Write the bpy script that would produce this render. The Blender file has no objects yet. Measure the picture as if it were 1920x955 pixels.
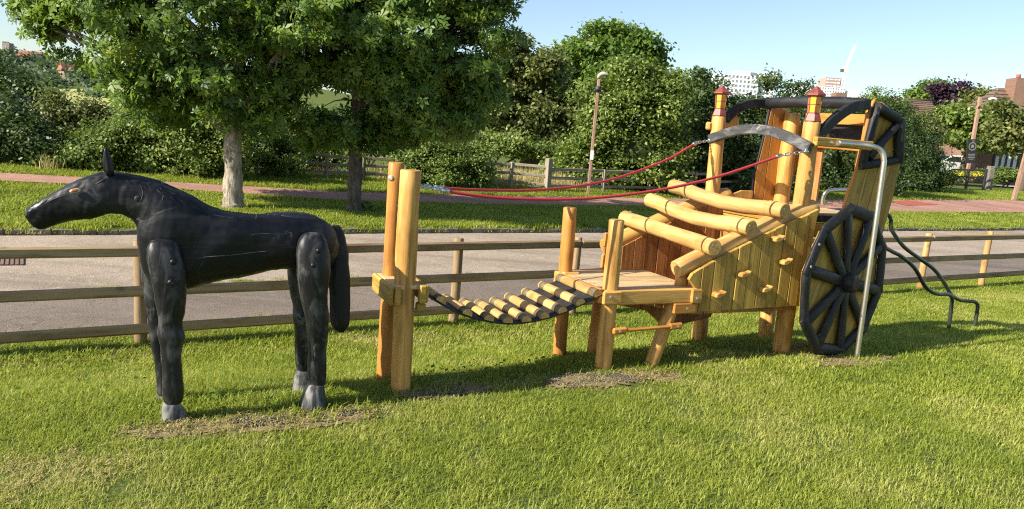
import bpy, bmesh, math, random
import numpy as np
from mathutils import Vector, Matrix, noise
random.seed(7); rng = np.random.default_rng(7)
SC = bpy.context.scene; COL = SC.collection
rad = math.radians
# ---------------------------------------------------------------- camera
CX, CY, FP = 960.0, 477.5, 1400.0
PIT, ROL, STR = rad(9.0), rad(4.15), rad(24.8)
EYE = Vector((0, 0, 1.7))
_f = Vector((0, math.cos(PIT), -math.sin(PIT))); _r = Vector((1, 0, 0)); _u = Vector((0, math.sin(PIT), math.cos(PIT)))
CR = _r*math.cos(ROL) + _u*math.sin(ROL); CU = _u*math.cos(ROL) - _r*math.sin(ROL); CF = _f
cam = bpy.data.objects.new('camera', bpy.data.cameras.new('camera')); COL.objects.link(cam)
cam.data.sensor_width = 36; cam.data.lens = FP/1920*36; cam.data.clip_end = 3000; cam.data.clip_start = .05
cam.matrix_world = Matrix(((CR.x, CU.x, -CF.x, 0), (CR.y, CU.y, -CF.y, 0), (CR.z, CU.z, -CF.z, 1.7), (0, 0, 0, 1)))
SC.camera = cam
# ---------------------------------------------------------------- sky, sun, exposure
SUN_EL, SUN_AZ = rad(32), rad(28.5)                      # shadows fall to the right and away
to_sun = Vector((-math.cos(SUN_AZ)*math.cos(SUN_EL), -math.sin(SUN_AZ)*math.cos(SUN_EL), math.sin(SUN_EL)))
W = bpy.data.worlds.new('World'); SC.world = W; W.use_nodes = True
nt = W.node_tree; nt.nodes.clear()
wo = nt.nodes.new('ShaderNodeOutputWorld'); wb = nt.nodes.new('ShaderNodeBackground'); sk = nt.nodes.new('ShaderNodeTexSky')
sk.sky_type = 'NISHITA'; sk.sun_disc = False; sk.sun_elevation = SUN_EL
sk.sun_rotation = math.atan2(to_sun.x, to_sun.y); sk.air_density = 1.0; sk.dust_density = .8; sk.ozone_density = 1.5; sk.altitude = 50
wb.inputs[1].default_value = .080
nt.links.new(sk.outputs[0], wb.inputs[0]); nt.links.new(wb.outputs[0], wo.inputs[0])
sun = bpy.data.objects.new('sun', bpy.data.lights.new('sun', 'SUN')); COL.objects.link(sun)
sun.data.energy = 4.6; sun.data.angle = rad(.55); sun.data.color = (1, .92, .78)
sun.rotation_euler = to_sun.to_track_quat('Z', 'Y').to_euler()
SC.view_settings.view_transform = 'Standard'; SC.view_settings.look = 'None'; SC.view_settings.exposure = 1.22
SC.view_settings.gamma = 1; SC.view_settings.use_curve_mapping = False
SC.render.engine = 'CYCLES'
SC.cycles.max_bounces = 6; SC.cycles.transparent_max_bounces = 6; SC.cycles.use_denoising = False; SC.cycles.filter_width = 1.15
# ---------------------------------------------------------------- geometry of the place
def sm(a, b, x):
    t = min(1, max(0, (x-a)/(b-a))); return t*t*(3-2*t)
def ray(px, py): return CF + CR*((px-CX)/FP) - CU*((py-CY)/FP)
def gz(px, py, z=0.0):
    d = ray(px, py); return EYE + d*((z-EYE.z)/d.z)
def aty(px, py, Y):
    d = ray(px, py); return EYE + d*(Y/d.y)
UD = Vector((math.cos(STR), math.sin(STR), 0)); VD = Vector((-math.sin(STR), math.cos(STR), 0))
O = gz(755, 735)
A = Matrix(((UD.x, VD.x, 0, O.x), (UD.y, VD.y, 0, O.y), (0, 0, 1, 0), (0, 0, 0, 1)))      # play structure frame u, v, z
def pv(px, py, v):                                  # point of the vertical plane v = const of the play structure
    d = ray(px, py); t = (v-(EYE-O).dot(VD))/d.dot(VD); q = EYE+d*t-O
    return Vector((q.dot(UD), v, q.z+O.z))
LOWZ = -.26
K0 = gz(0, 443, LOWZ); _k1 = gz(1920, 433, LOWZ); SD = (_k1-K0).normalized(); TD = Vector((-SD.y, SD.x, 0))   # road frame
RA = math.atan2(SD.y, SD.x)
def st(x, y):
    q = Vector((x-K0.x, y-K0.y, 0)); return q.dot(SD), q.dot(TD)
def rd(s, t, z=None):
    p = K0+SD*s+TD*t; return Vector((p.x, p.y, terrain(p.x, p.y) if z is None else z))
def terrain(x, y):
    v = (x-O.x)*VD.x+(y-O.y)*VD.y
    s, t = st(x, y)
    z = LOWZ*sm(0, 1.8, v)
    if t > 0: z = LOWZ+.11*sm(0,.3,t)+.36*sm(.3, 8, t)+.010*min(80, max(0, s-10))*sm(0, 6, t)+.008*min(100, max(0, t-10))
    h = min(1, max(0, (y-115)/230))*sm(.15, -.35, x/max(y, 1))*16 if y > 115 else 0
    if h: z += h + .4*noise.noise(Vector((x*.02, y*.02, 3)))*sm(60, 120, y)
    if t < -6.2: z += .018*noise.noise(Vector((x*.9, y*.9, 0)))*sm(-6.2, -6.8, t)
    return z
def hit(px, py, far=900):                           # where a sight line meets the terrain
    d = ray(px, py); d = d/math.hypot(d.x, d.y); t = 1.5; st_ = .25
    while t < far:
        p = EYE+d*t
        if p.z < terrain(p.x, p.y): break
        t += max(.05, t*.01)
    p = EYE+d*t; return Vector((p.x, p.y, terrain(p.x, p.y)))
# ---------------------------------------------------------------- material helpers
def newmat(name):
    m = bpy.data.materials.new(name); m.use_nodes = True; n = m.node_tree.nodes; n.clear()
    o = n.new('ShaderNodeOutputMaterial'); b = n.new('ShaderNodeBsdfPrincipled'); m.node_tree.links.new(b.outputs[0], o.inputs[0])
    return m, n, m.node_tree.links, b, o
def ramp(n, l, src, stops):
    r = n.new('ShaderNodeValToRGB'); el = r.color_ramp.elements
    while len(el) < len(stops): el.new(.5)
    for e, (p, c) in zip(el, stops): e.position = p; e.color = (c[0], c[1], c[2], 1) if hasattr(c, '__len__') else (c, c, c, 1)
    l.new(src, r.inputs[0]); return r.outputs[0]
def noise_(n, l, vec, scale, detail=4, rough=.55, dist=0):
    t = n.new('ShaderNodeTexNoise'); t.inputs['Scale'].default_value = scale; t.inputs['Detail'].default_value = detail
    t.inputs['Roughness'].default_value = rough; t.inputs['Distortion'].default_value = dist
    if vec: l.new(vec, t.inputs['Vector'])
    return t.outputs[0]
def mapped(n, l, scale=(1, 1, 1), kind='Object', rnd=True):
    tc = n.new('ShaderNodeTexCoord'); mp = n.new('ShaderNodeMapping'); mp.inputs['Scale'].default_value = scale
    l.new(tc.outputs[kind], mp.inputs[0])
    if rnd:
        oi = n.new('ShaderNodeObjectInfo'); ml = n.new('ShaderNodeMath'); ml.operation = 'MULTIPLY'; ml.inputs[1].default_value = 37
        l.new(oi.outputs['Random'], ml.inputs[0]); l.new(ml.outputs[0], mp.inputs['Location'])
    return mp.outputs[0]
def mix(n, l, a, b, f, mode='MIX'):
    m = n.new('ShaderNodeMix'); m.data_type = 'RGBA'; m.blend_type = mode
    for s, i in ((f, 0), (a, 6), (b, 7)):
        if hasattr(s, 'links') or hasattr(s, 'is_linked'): l.new(s, m.inputs[i])
        elif isinstance(s, (int, float)): m.inputs[i].default_value = s
        else: m.inputs[i].default_value = (*s, 1)
    return m.outputs[2]
def bumpn(n, l, b, h, strength=.3, dist=.01):
    bp = n.new('ShaderNodeBump'); bp.inputs['Strength'].default_value = strength; bp.inputs['Distance'].default_value = dist
    l.new(h, bp.inputs['Height']); l.new(bp.outputs[0], b.inputs['Normal'])
def wood(name, c0, c1, crack=(.12, .06, .02), rough=.55, cr=.5, var=.25, weather=None):
    m, n, l, b, o = newmat(name)
    v = mapped(n, l, (1, 1, .07))
    g = noise_(n, l, v, 55, 5, .6, .4)
    base = ramp(n, l, g, [(.3, c0), (.7, c1)])
    v2 = mapped(n, l, (1, 1, .22)); big = noise_(n, l, v2, 7, 4, .6, .8)
    base = mix(n, l, base, (c0[0]*.60, c0[1]*.50, c0[2]*.42), ramp(n, l, big, [(.47, 0), (.66, .75)]))
    st2 = noise_(n, l, mapped(n, l, (1, 1, .05)), 18, 3, .6, .3)
    base = mix(n, l, base, [min(1, x*1.25) for x in c1], ramp(n, l, st2, [(.52, 0), (.68, .55)]))
    v3 = mapped(n, l, (1, 1, .035)); ck = noise_(n, l, v3, 28, 3, .5, .6)
    cm = ramp(n, l, ck, [(.33, cr*1.3), (.365, 0)])
    base = mix(n, l, base, crack, cm)
    # knots
    vo = n.new('ShaderNodeTexVoronoi'); vo.inputs['Scale'].default_value = 4.2; l.new(mapped(n, l, (1, 1, .6)), vo.inputs['Vector'])
    base = mix(n, l, base, crack, ramp(n, l, vo.outputs['Distance'], [(.05, .85), (.13, 0)]))
    if weather:
        gn = noise_(n, l, mapped(n, l, (1, 1, .5)), 9, 4)
        base = mix(n, l, base, weather, ramp(n, l, gn, [(.5, 0), (.68, .6)]))
    oi = n.new('ShaderNodeObjectInfo'); hs = n.new('ShaderNodeHueSaturation'); mr = n.new('ShaderNodeMapRange')
    mr.inputs[3].default_value = 1-var*.6; mr.inputs[4].default_value = 1+var*.5
    l.new(oi.outputs['Random'], mr.inputs[0]); l.new(mr.outputs[0], hs.inputs['Value']); l.new(base, hs.inputs['Color'])
    l.new(hs.outputs[0], b.inputs['Base Color']); b.inputs['Roughness'].default_value = rough
    b.inputs['Specular IOR Level'].default_value = .35
    bumpn(n, l, b, mix(n, l, g, cm, .5, 'SUBTRACT'), .35, .006)
    return m
def plain(name, c0, c1, scale=8, rough=.6, metal=0, bump=.15, bd=.005, var=0, stops=(.35, .65), detail=5, stretch=(1, 1, 1), spec=.5, kind='Object'):
    m, n, l, b, o = newmat(name)
    g = noise_(n, l, mapped(n, l, stretch, kind, kind == 'Object'), scale, detail, .6)
    c = ramp(n, l, g, [(stops[0], c0), (stops[1], c1)])
    if var:
        oi = n.new('ShaderNodeObjectInfo'); hs = n.new('ShaderNodeHueSaturation'); mr = n.new('ShaderNodeMapRange')
        mr.inputs[3].default_value = 1-var; mr.inputs[4].default_value = 1+var
        l.new(oi.outputs['Random'], mr.inputs[0]); l.new(mr.outputs[0], hs.inputs['Value']); l.new(c, hs.inputs['Color']); c = hs.outputs[0]
    l.new(c, b.inputs['Base Color']); b.inputs['Roughness'].default_value = rough; b.inputs['Metallic'].default_value = metal
    b.inputs['Specular IOR Level'].default_value = spec
    if bump: bumpn(n, l, b, g, bump, bd)
    return m
def leafmat(name, dark, mid, light, trans=(.25, .4, .04), tf=.3, rough=.45, inst=False, spec=.4):
    m, n, l, b, o = newmat(name)
    at = n.new('ShaderNodeAttribute'); at.attribute_name = 'tint'
    if inst: at.attribute_type = 'INSTANCER'
    c = ramp(n, l, at.outputs['Fac'], [(0, dark), (.5, mid), (1, light)])
    if inst:
        a2 = n.new('ShaderNodeAttribute'); a2.attribute_name = 'shade'
        c = mix(n, l, c, (1.25, 1.15, .8), a2.outputs['Fac'], 'MULTIPLY')
    l.new(c, b.inputs['Base Color']); b.inputs['Roughness'].default_value = rough; b.inputs['Specular IOR Level'].default_value = spec
    tr = n.new('ShaderNodeBsdfTranslucent'); l.new(mix(n, l, c, trans, .5), tr.inputs[0])
    ms = n.new('ShaderNodeMixShader'); ms.inputs[0].default_value = tf
    l.new(b.outputs[0], ms.inputs[1]); l.new(tr.outputs[0], ms.inputs[2]); l.new(ms.outputs[0], o.inputs[0])
    return m
M = {}
M['post'] = wood('stained_post_wood', (.43, .22, .052), (.56, .32, .095), crack=(.22, .11, .03), weather=None)
M['log'] = wood('pale_peeled_log_wood', (.45, .255, .075), (.57, .365, .14), crack=(.26, .14, .05), cr=.4)
M['orange'] = wood('orange_stained_wood', (.40, .16, .03), (.50, .23, .05), crack=(.2, .08, .02))
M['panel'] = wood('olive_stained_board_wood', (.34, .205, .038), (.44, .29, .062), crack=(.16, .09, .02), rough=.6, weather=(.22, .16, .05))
M['deck'] = wood('worn_deck_wood', (.46, .31, .15), (.56, .41, .22), crack=(.25, .16, .08))
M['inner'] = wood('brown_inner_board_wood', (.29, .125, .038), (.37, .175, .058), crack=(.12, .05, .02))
M['fence'] = wood('weathered_brown_fence_wood', (.24, .165, .085), (.33, .235, .13), crack=(.12, .08, .05), rough=.8)
M['fpost'] = wood('orange_brown_fence_post_wood', (.34, .20, .075), (.44, .27, .11), crack=(.14, .09, .04), rough=.8)
M['gfence'] = wood('grey_weathered_fence_wood', (.20, .175, .13), (.32, .28, .21), crack=(.12, .11, .09), rough=.85)
M['lampwood'] = wood('faded_pink_brown_lamp_post_wood', (.27, .165, .12), (.36, .23, .17), rough=.8)
def blackpaint(name, c0, c1, grey, amt, scale=6, rough=.38, wear=(.5, .66)):
    m, n, l, b, o = newmat(name)
    v = mapped(n, l, (1, 1, .35)); g = noise_(n, l, v, scale, 6, .62, .5)
    f = noise_(n, l, mapped(n, l, (1, 1, .06)), 60, 4, .6)
    c = ramp(n, l, f, [(.3, c0), (.7, c1)])
    w = ramp(n, l, g, [(wear[0], 0), (wear[1], amt)])
    sc = ramp(n, l, noise_(n, l, mapped(n, l, (1, 1, .6)), 4.5, 5, .62, .9), [(.487, 0), (.497, 1), (.503, 1), (.513, 0)])
    sc = mix(n, l, (0, 0, 0), sc, ramp(n, l, noise_(n, l, mapped(n, l), 3.2, 2), [(.52, 0), (.62, .8)]))
    vo = n.new('ShaderNodeTexVoronoi'); vo.inputs['Scale'].default_value = 11; vo.feature = 'SMOOTH_F1'; vo.inputs['Smoothness'].default_value = .15; l.new(mapped(n, l, (1, 1, .45)), vo.inputs['Vector'])
    c = mix(n, l, c, grey, w); c = mix(n, l, c, [x*1.3 for x in grey], sc)
    l.new(c, b.inputs['Base Color']); b.inputs['Specular IOR Level'].default_value = .3
    rr = ramp(n, l, g, [(.35, rough), (.7, rough+.25)]); l.new(rr, b.inputs['Roughness'])
    bumpn(n, l, b, mix(n, l, mix(n, l, f, g, .5), vo.outputs['Distance'], .45), .4, .012)
    return m
M['horse'] = blackpaint('worn_black_horse_paint', (.0035, .0038, .006), (.007, .0075, .010), (.06, .06, .062), .35, 5, .30, (.54, .68))
M['horseleg'] = blackpaint('chalky_black_leg_paint', (.006, .0065, .008), (.016, .0165, .018), (.10, .10, .10), .6, 15, .33, (.50, .64))
M['hoof'] = blackpaint('scuffed_grey_hoof_paint', (.018, .02, .023), (.06, .064, .068), (.25, .24, .225), .75, 16, .5, (.45, .6))
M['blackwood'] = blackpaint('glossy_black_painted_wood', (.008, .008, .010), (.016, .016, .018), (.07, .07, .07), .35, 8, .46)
M['greybar'] = blackpaint('worn_grey_black_bar_paint', (.03, .03, .032), (.07, .07, .072), (.22, .22, .22), .6, 9, .45)
M['rubber'] = plain('black_rubber', (.012, .012, .012), (.028, .027, .026), 30, .6)
M['logband'] = plain('dark_brown_band', (.10, .07, .03), (.17, .125, .06), 30, .6)  # darker band near each end of the bridge logs
M['steel'] = plain('brushed_steel', (.55, .51, .45), (.70, .65, .58), 12, .42, 1, .05, stretch=(1, 1, .1))
M['darksteel'] = plain('dark_green_grey_steel', (.05, .06, .05), (.10, .11, .095), 12, .38, .6, .05)
M['galv'] = plain('galvanised_chain', (.45, .47, .5), (.65, .67, .7), 40, .3, 1)
M['rope'] = plain('red_rope', (.34, .02, .028), (.46, .04, .05), 160, .55, 0, .4, .004)
M['red'] = plain('red_brown_lantern_paint', (.15, .032, .025), (.23, .055, .04), 20, .5)
M['pane'] = plain('amber_lantern_pane', (.72, .29, .012), (.85, .40, .025), 10, .4)
M['lamphead'] = plain('weathered_lamp_head', (.30, .27, .23), (.42, .39, .34), 10, .5)
M['plastic_white'] = plain('white_plastic', (.6, .6, .58), (.75, .75, .72), 10, .4)
M['asphalt'] = None
def asphalt(name, c0, c1, speck, patch=None):
    m, n, l, b, o = newmat(name)
    tc = mapped(n, l, (1, 1, 1), 'Object', False)
    g = noise_(n, l, tc, 55, 3, .7); g2 = noise_(n, l, tc, .8, 5, .6)
    c = ramp(n, l, g, [(.38, c0), (.62, c1)])
    c = mix(n, l, c, [x*.7 for x in c0], ramp(n, l, g2, [(.4, .0), (.7, .55)]))
    vo = n.new('ShaderNodeTexVoronoi'); vo.inputs['Scale'].default_value = 42; l.new(tc, vo.inputs['Vector'])
    c = mix(n, l, c, speck, ramp(n, l, vo.outputs['Distance'], [(.12, .8), (.3, 0)]))
    mu = n.new('ShaderNodeTexMusgrave') if hasattr(bpy.types, 'ShaderNodeTexMusgrave') else None
    ck = noise_(n, l, tc, .9, 8, .72, 1.2)
    c = mix(n, l, c, [x*.28 for x in c0], ramp(n, l, ck, [(.494, 0), (.5, .75), (.506, 0)]))
    tcc = n.new('ShaderNodeTexCoord'); mp = n.new('ShaderNodeMapping'); mp.inputs['Rotation'].default_value = (0, 0, -RA); mp.inputs['Scale'].default_value = (.12, 1.6, 1)
    l.new(tcc.outputs['Object'], mp.inputs[0]); tr_ = noise_(n, l, mp.outputs[0], 1.1, 4, .6, .3)
    c = mix(n, l, c, [x*.62 for x in c0], ramp(n, l, tr_, [(.48, 0), (.66, .55)]))
    sp = noise_(n, l, tc, 9, 6, .75); c = mix(n, l, c, speck, ramp(n, l, sp, [(.56, 0), (.66, .45)]))
    l.new(c, b.inputs['Base Color']); b.inputs['Roughness'].default_value = .9; b.inputs['Specular IOR Level'].default_value = .25
    bumpn(n, l, b, g, .8, .012)
    return m
M['road'] = asphalt('pale_worn_road_asphalt', (.27, .215, .165), (.42, .345, .27), (.52, .44, .36))
M['pave'] = asphalt('grey_footway_asphalt', (.155, .125, .10), (.215, .175, .145), (.28, .24, .20))
M['path'] = asphalt('red_brown_path_asphalt', (.32, .17, .125), (.44, .25, .19), (.5, .33, .26))
M['kerb'] = plain('old_granite_kerb', (.07, .06, .05), (.18, .16, .13), 14, .9, var=.3)
M['sett'] = plain('dusty_gutter_stone', (.30, .26, .20), (.42, .37, .30), 20, .9, var=.15)
M['redslab'] = plain('red_tactile_slab', (.28, .06, .04), (.36, .09, .06), 30, .85)
M['cover'] = plain('rusty_cover', (.13, .075, .06), (.22, .13, .10), 30, .8)
def soil():
    m, n, l, b, o = newmat('grassy_soil')
    tc = mapped(n, l, (1, 1, 1), 'Object', False)
    g = noise_(n, l, tc, 1.6, 6, .65); g2 = noise_(n, l, tc, 45, 4, .7)
    c = ramp(n, l, g2, [(.3, (.035, .05, .012)), (.5, (.09, .125, .025)), (.72, (.20, .17, .07))])
    c = mix(n, l, c, (.10, .14, .03), ramp(n, l, g, [(.4, 0), (.7, .6)]))
    l.new(c, b.inputs['Base Color']); b.inputs['Roughness'].default_value = 1; b.inputs['Specular IOR Level'].default_value = .1
    bumpn(n, l, b, g2, .8, .03); return m
M['soil'] = soil()
M['bare'] = plain('trodden_straw_soil', (.11, .085, .05), (.27, .21, .125), 30, 1, 0, .6, .01, spec=.1)
M['mat'] = plain('worn_rubber_grass_mat', (.075, .06, .045), (.15, .125, .09), 20, .85)
M['grass'] = leafmat('grass_blades', (.115, .175, .024), (.30, .35, .050), (.58, .52, .21), (.52, .58, .06), .42, .5, True, .25)
M['chest'] = leafmat('chestnut_leaf', (.038, .085, .015), (.115, .20, .030), (.30, .36, .06), (.32, .48, .05), .34, .5)
M['weed'] = leafmat('weed_leaf', (.05, .10, .015), (.12, .19, .03), (.22, .30, .05), (.3, .42, .05), .3, .8, spec=.1)
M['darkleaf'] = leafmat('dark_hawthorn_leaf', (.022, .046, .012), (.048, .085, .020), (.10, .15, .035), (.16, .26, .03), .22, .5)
M['hedge'] = leafmat('hedge_leaf', (.06, .105, .02), (.15, .215, .042), (.34, .37, .11), (.26, .40, .05), .30, .6)
M['ash'] = leafmat('olive_ash_leaf', (.06, .085, .02), (.15, .175, .045), (.28, .27, .09), (.26, .32, .05), .3, .5)
M['elder'] = leafmat('bright_elder_leaf', (.06, .10, .02), (.16, .22, .04), (.30, .35, .08), (.3, .42, .05), .3, .45)
M['purple'] = leafmat('purple_leaf', (.022, .012, .022), (.045, .022, .04), (.08, .04, .06), (.1, .03, .06), .2, .5)
M['hillleaf'] = leafmat('hill_tree_leaf', (.035, .065, .03), (.07, .115, .045), (.14, .18, .07), (.2, .28, .08), .25, .6)
M['innershade'] = plain('shaded_twigs_and_inner_leaves', (.030, .042, .014), (.055, .07, .022), 9, 1, spec=0, bump=.8, bd=.05)  # twig and leaf colour darkened to stand for the shade inside crowns
M['flower'] = leafmat('yellow_flower', (.5, .38, .02), (.7, .55, .04), (.8, .65, .08), (.8, .6, .05), .3, .5)
M['straw'] = leafmat('dry_grass_stalk', (.30, .24, .09), (.48, .40, .17), (.62, .54, .28), (.6, .5, .2), .3, .6)
def bark(name, c0, c1, c2):
    m, n, l, b, o = newmat(name)
    v = mapped(n, l, (1, 1, .22)); g = noise_(n, l, v, 16, 6, .7, 1.2); p = noise_(n, l, mapped(n, l, (1, 1, .5)), 7, 5, .6, 1)
    c = ramp(n, l, g, [(.3, c0), (.6, c1)]); c = mix(n, l, c, c2, ramp(n, l, p, [(.5, 0), (.56, .8)]))
    l.new(c, b.inputs['Base Color']); b.inputs['Roughness'].default_value = .95
    bumpn(n, l, b, g, 1, .05); return m
M['bark'] = bark('pale_flaking_bark', (.10, .075, .05), (.34, .29, .22), (.42, .37, .30))
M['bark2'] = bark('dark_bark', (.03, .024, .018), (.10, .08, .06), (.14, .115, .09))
M['twig'] = plain('brown_twigs', (.06, .045, .03), (.12, .09, .06), 20, .9)
M['white'] = plain('white_render', (.72, .73, .74), (.80, .81, .82), 3, .7, bump=0)
M['glass'] = plain('dark_window_glass', (.16, .19, .23), (.26, .30, .35), 1, .25, 0, 0, var=.3)
M['brick'] = None
def brickmat():
    m, n, l, b, o = newmat('red_brown_brick')
    tc = n.new('ShaderNodeTexCoord'); br = n.new('ShaderNodeTexBrick'); mp = n.new('ShaderNodeMapping'); mp.inputs['Rotation'].default_value = (rad(90), 0, 0)
    l.new(tc.outputs['Object'], mp.inputs[0]); l.new(mp.outputs[0], br.inputs[0])
    br.inputs['Color1'].default_value = (.12, .05, .034, 1); br.inputs['Color2'].default_value = (.18, .08, .05, 1); br.inputs['Mortar'].default_value = (.4, .33, .26, 1)
    br.inputs['Scale'].default_value = 4.5; br.inputs['Mortar Size'].default_value = .02
    l.new(br.outputs[0], b.inputs['Base Color']); b.inputs['Roughness'].default_value = .9; return m
M['brick'] = brickmat()
M['tile'] = plain('brown_roof_tile', (.10, .062, .045), (.17, .11, .08), 5, .85, var=.2)
M['redtile'] = plain('red_roof_tile', (.24, .085, .06), (.32, .12, .085), 5, .85)
M['stonewall'] = plain('grey_brown_stone', (.20, .17, .14), (.28, .24, .20), 2, .9)
M['darkmetal'] = plain('black_painted_metal', (.015, .015, .016), (.03, .03, .03), 10, .45)
M['carpaint'] = plain('white_car_paint', (.72, .73, .74), (.76, .77, .78), 2, .2, 0, 0)
M['carglass'] = plain('dark_car_glass', (.02, .022, .025), (.03, .03, .035), 1, .08, 0, 0)
M['tyre'] = plain('car_tyre', (.02, .02, .02), (.035, .035, .035), 10, .8)
M['craneW'] = plain('white_crane_steel', (.66, .68, .72), (.74, .76, .8), 3, .5)
M['block'] = plain('brown_tower_cladding', (.34, .22, .19), (.42, .29, .25), 3, .8)
# ---------------------------------------------------------------- object helpers
def tag(o, label=None, cat=None, group=None, kind=None):
    if label: o['label'] = label
    if cat: o['category'] = cat
    if group: o['group'] = group
    if kind: o['kind'] = kind
    return o
def thing(name, loc, label, cat, group=None, rot=None):
    o = bpy.data.objects.new(name, None); COL.objects.link(o); o.empty_display_size = .1
    o.matrix_world = Matrix.Translation(loc) @ (rot if rot else Matrix())
    o['_m'] = [x for r in o.matrix_world for x in r]
    return tag(o, label, cat, group)
WM = {}
def link(name, me, mats, parent, Mw, label=None):
    o = bpy.data.objects.new(name, me); COL.objects.link(o)
    if mats is not None and not len(me.materials):
        for m in (mats if isinstance(mats, (list, tuple)) else [mats]): me.materials.append(m)
    WM[o] = Mw.copy()
    if parent:
        P = WM.get(parent, None)
        if P is None: P = parent.matrix_basis.copy(); WM[parent] = P
        o.parent = parent; o.matrix_basis = P.inverted() @ Mw
    else: o.matrix_basis = Mw
    if label: o['label'] = label
    return o
def root(name, loc, label, cat, group=None, ang=0):
    o = bpy.data.objects.new(name, None); COL.objects.link(o); o.empty_display_size = .1
    Mw = Matrix.Translation(loc) @ Matrix.Rotation(ang, 4, 'Z'); o.matrix_basis = Mw; WM[o] = Mw
    return tag(o, label, cat, group)
def mesh(name, verts, faces, smooth=False):
    me = bpy.data.meshes.new(name); me.from_pydata([tuple(v) for v in verts], [], faces); me.update()
    if smooth: me.polygons.foreach_set('use_smooth', [True]*len(me.polygons))
    return me
def frame(p, z, xh=None):
    z = Vector(z).normalized(); xh = Vector(xh) if xh else (Vector((0, 0, 1)) if abs(z.z) < .9 else Vector((1, 0, 0)))
    if abs(xh.normalized().dot(z)) > .999: xh = Vector((1, 0, 0)) if abs(z.x) < .9 else Vector((0, 1, 0))
    x = (xh - z*xh.dot(z)).normalized(); y = z.cross(x)
    return Matrix(((x.x, y.x, z.x, p[0]), (x.y, y.y, z.y, p[1]), (x.z, y.z, z.z, p[2]), (0, 0, 0, 1)))
def tube_mesh(name, path, radii, seg=14, wob=0.0, cham=.0, seed=0, sub=1, ky=1.0, capsmooth=False):
    """rings along a path; path in the frame where it stands; returned in that frame"""
    P = [Vector(p) for p in path]; Rr = list(radii)
    if sub > 1:                                                       # Catmull-Rom refinement
        Q, R2 = [], []
        for i in range(len(P)-1):
            a, b_, c, d = P[max(i-1, 0)], P[i], P[i+1], P[min(i+2, len(P)-1)]
            for k in range(sub):
                t = k/sub
                Q.append(.5*((2*b_)+(c-a)*t+(2*a-5*b_+4*c-d)*t*t+(3*b_-a-3*c+d)*t**3)); R2.append(Rr[i]*(1-t)+Rr[i+1]*t)
        Q.append(P[-1]); R2.append(Rr[-1]); P, Rr = Q, R2
    if cham:
        d0 = (P[1]-P[0]).normalized(); d1 = (P[-1]-P[-2]).normalized()
        P = [P[0], P[0]+d0*cham] + P[1:-1] + [P[-1]-d1*cham, P[-1]]
        Rr = [Rr[0]-cham, Rr[0]] + Rr[1:-1] + [Rr[-1], Rr[-1]-cham]
    vs, fs = [], []
    ref = None
    for i, p in enumerate(P):
        d = (P[min(i+1, len(P)-1)]-P[max(i-1, 0)]).normalized()
        if ref is None: ref = Vector((0, 0, 1)) if abs(d.z) < .9 else Vector((1, 0, 0))
        x = (ref-d*ref.dot(d)).normalized(); y = d.cross(x); ref = x
        for k in range(seg):
            a = 2*math.pi*k/seg; w = 1+wob*(noise.noise(Vector((math.cos(a)*1.3+seed*7.1, math.sin(a)*1.3, i*.55+seed)))*1.6)
            vs.append(p+(x*math.cos(a)+y*math.sin(a)*ky)*Rr[i]*w)
    for i in range(len(P)-1):
        for k in range(seg):
            k2 = (k+1) % seg; fs.append((i*seg+k, i*seg+k2, (i+1)*seg+k2, (i+1)*seg+k))
    fs.append(tuple(range(seg-1, -1, -1))); fs.append(tuple((len(P)-1)*seg+k for k in range(seg)))
    me = mesh(name, vs, fs); sm_ = [True]*(len(fs)-2)+[capsmooth]*2; me.polygons.foreach_set('use_smooth', sm_)
    return me, P
def tube(parent, name, path, radii, mat, seg=14, wob=.0, cham=0, F=A, sub=1, label=None, ky=1.0, capsmooth=False):
    if isinstance(radii, (int, float)): radii = [radii]*len(path)
    sd = random.random()*50
    me, P = tube_mesh(name, path, radii, seg, wob, cham, sd, sub, ky, capsmooth)
    L = frame(P[0], P[-1]-P[0]) if (P[-1]-P[0]).length > 1e-5 else Matrix.Translation(P[0])
    me.transform(L.inverted()); return link(name, me, mat, parent, F @ L, label)
def log(parent, name, p0, p1, r0, r1=None, mat=None, wob=.035, F=A, bend=0, cham=.008, seg=16, label=None, ky=1.0):
    p0, p1 = Vector(p0), Vector(p1); r1 = r0 if r1 is None else r1; n = max(4, int((p1-p0).length/.12))
    side = Vector((random.uniform(-1, 1), random.uniform(-1, 1), 0))*.006
    bv = Vector((0, 0, bend)) if not isinstance(bend, Vector) else bend
    path = [p0.lerp(p1, i/n)+(side+bv)*math.sin(math.pi*i/n) for i in range(n+1)]
    return tube(parent, name, path, [r0+(r1-r0)*i/n for i in range(n+1)], mat, seg, wob, cham, F, label=label, ky=ky)
def prism(parent, name, poly, y0, y1, mat, Fr, bev=.004, label=None):
    """outline in the local XZ plane, extruded from y0 to y1"""
    n = len(poly); cx = sum(p[0] for p in poly)/n; cz = min(p[1] for p in poly)
    ar = sum(poly[i][0]*poly[(i+1) % n][1]-poly[(i+1) % n][0]*poly[i][1] for i in range(n))
    if ar < 0: poly = poly[::-1]
    vs = [(p[0]-cx, y0, p[1]-cz) for p in poly]+[(p[0]-cx, y1, p[1]-cz) for p in poly]
    fs = [tuple(range(n)), tuple(range(2*n-1, n-1, -1))]+[(i, i+n, (i+1) % n+n, (i+1) % n) for i in range(n)]
    bm = bmesh.new(); bv = [bm.verts.new(v) for v in vs]
    for f in fs: bm.faces.new([bv[i] for i in f])
    bmesh.ops.recalc_face_normals(bm, faces=bm.faces)
    if bev: bmesh.ops.bevel(bm, geom=list(bm.edges), offset=bev, segments=1, affect='EDGES', clamp_overlap=True)
    me = bpy.data.meshes.new(name); bm.to_mesh(me); bm.free()
    return link(name, me, mat, parent, Fr @ Matrix.Translation((cx, 0, cz)), label)
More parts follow.
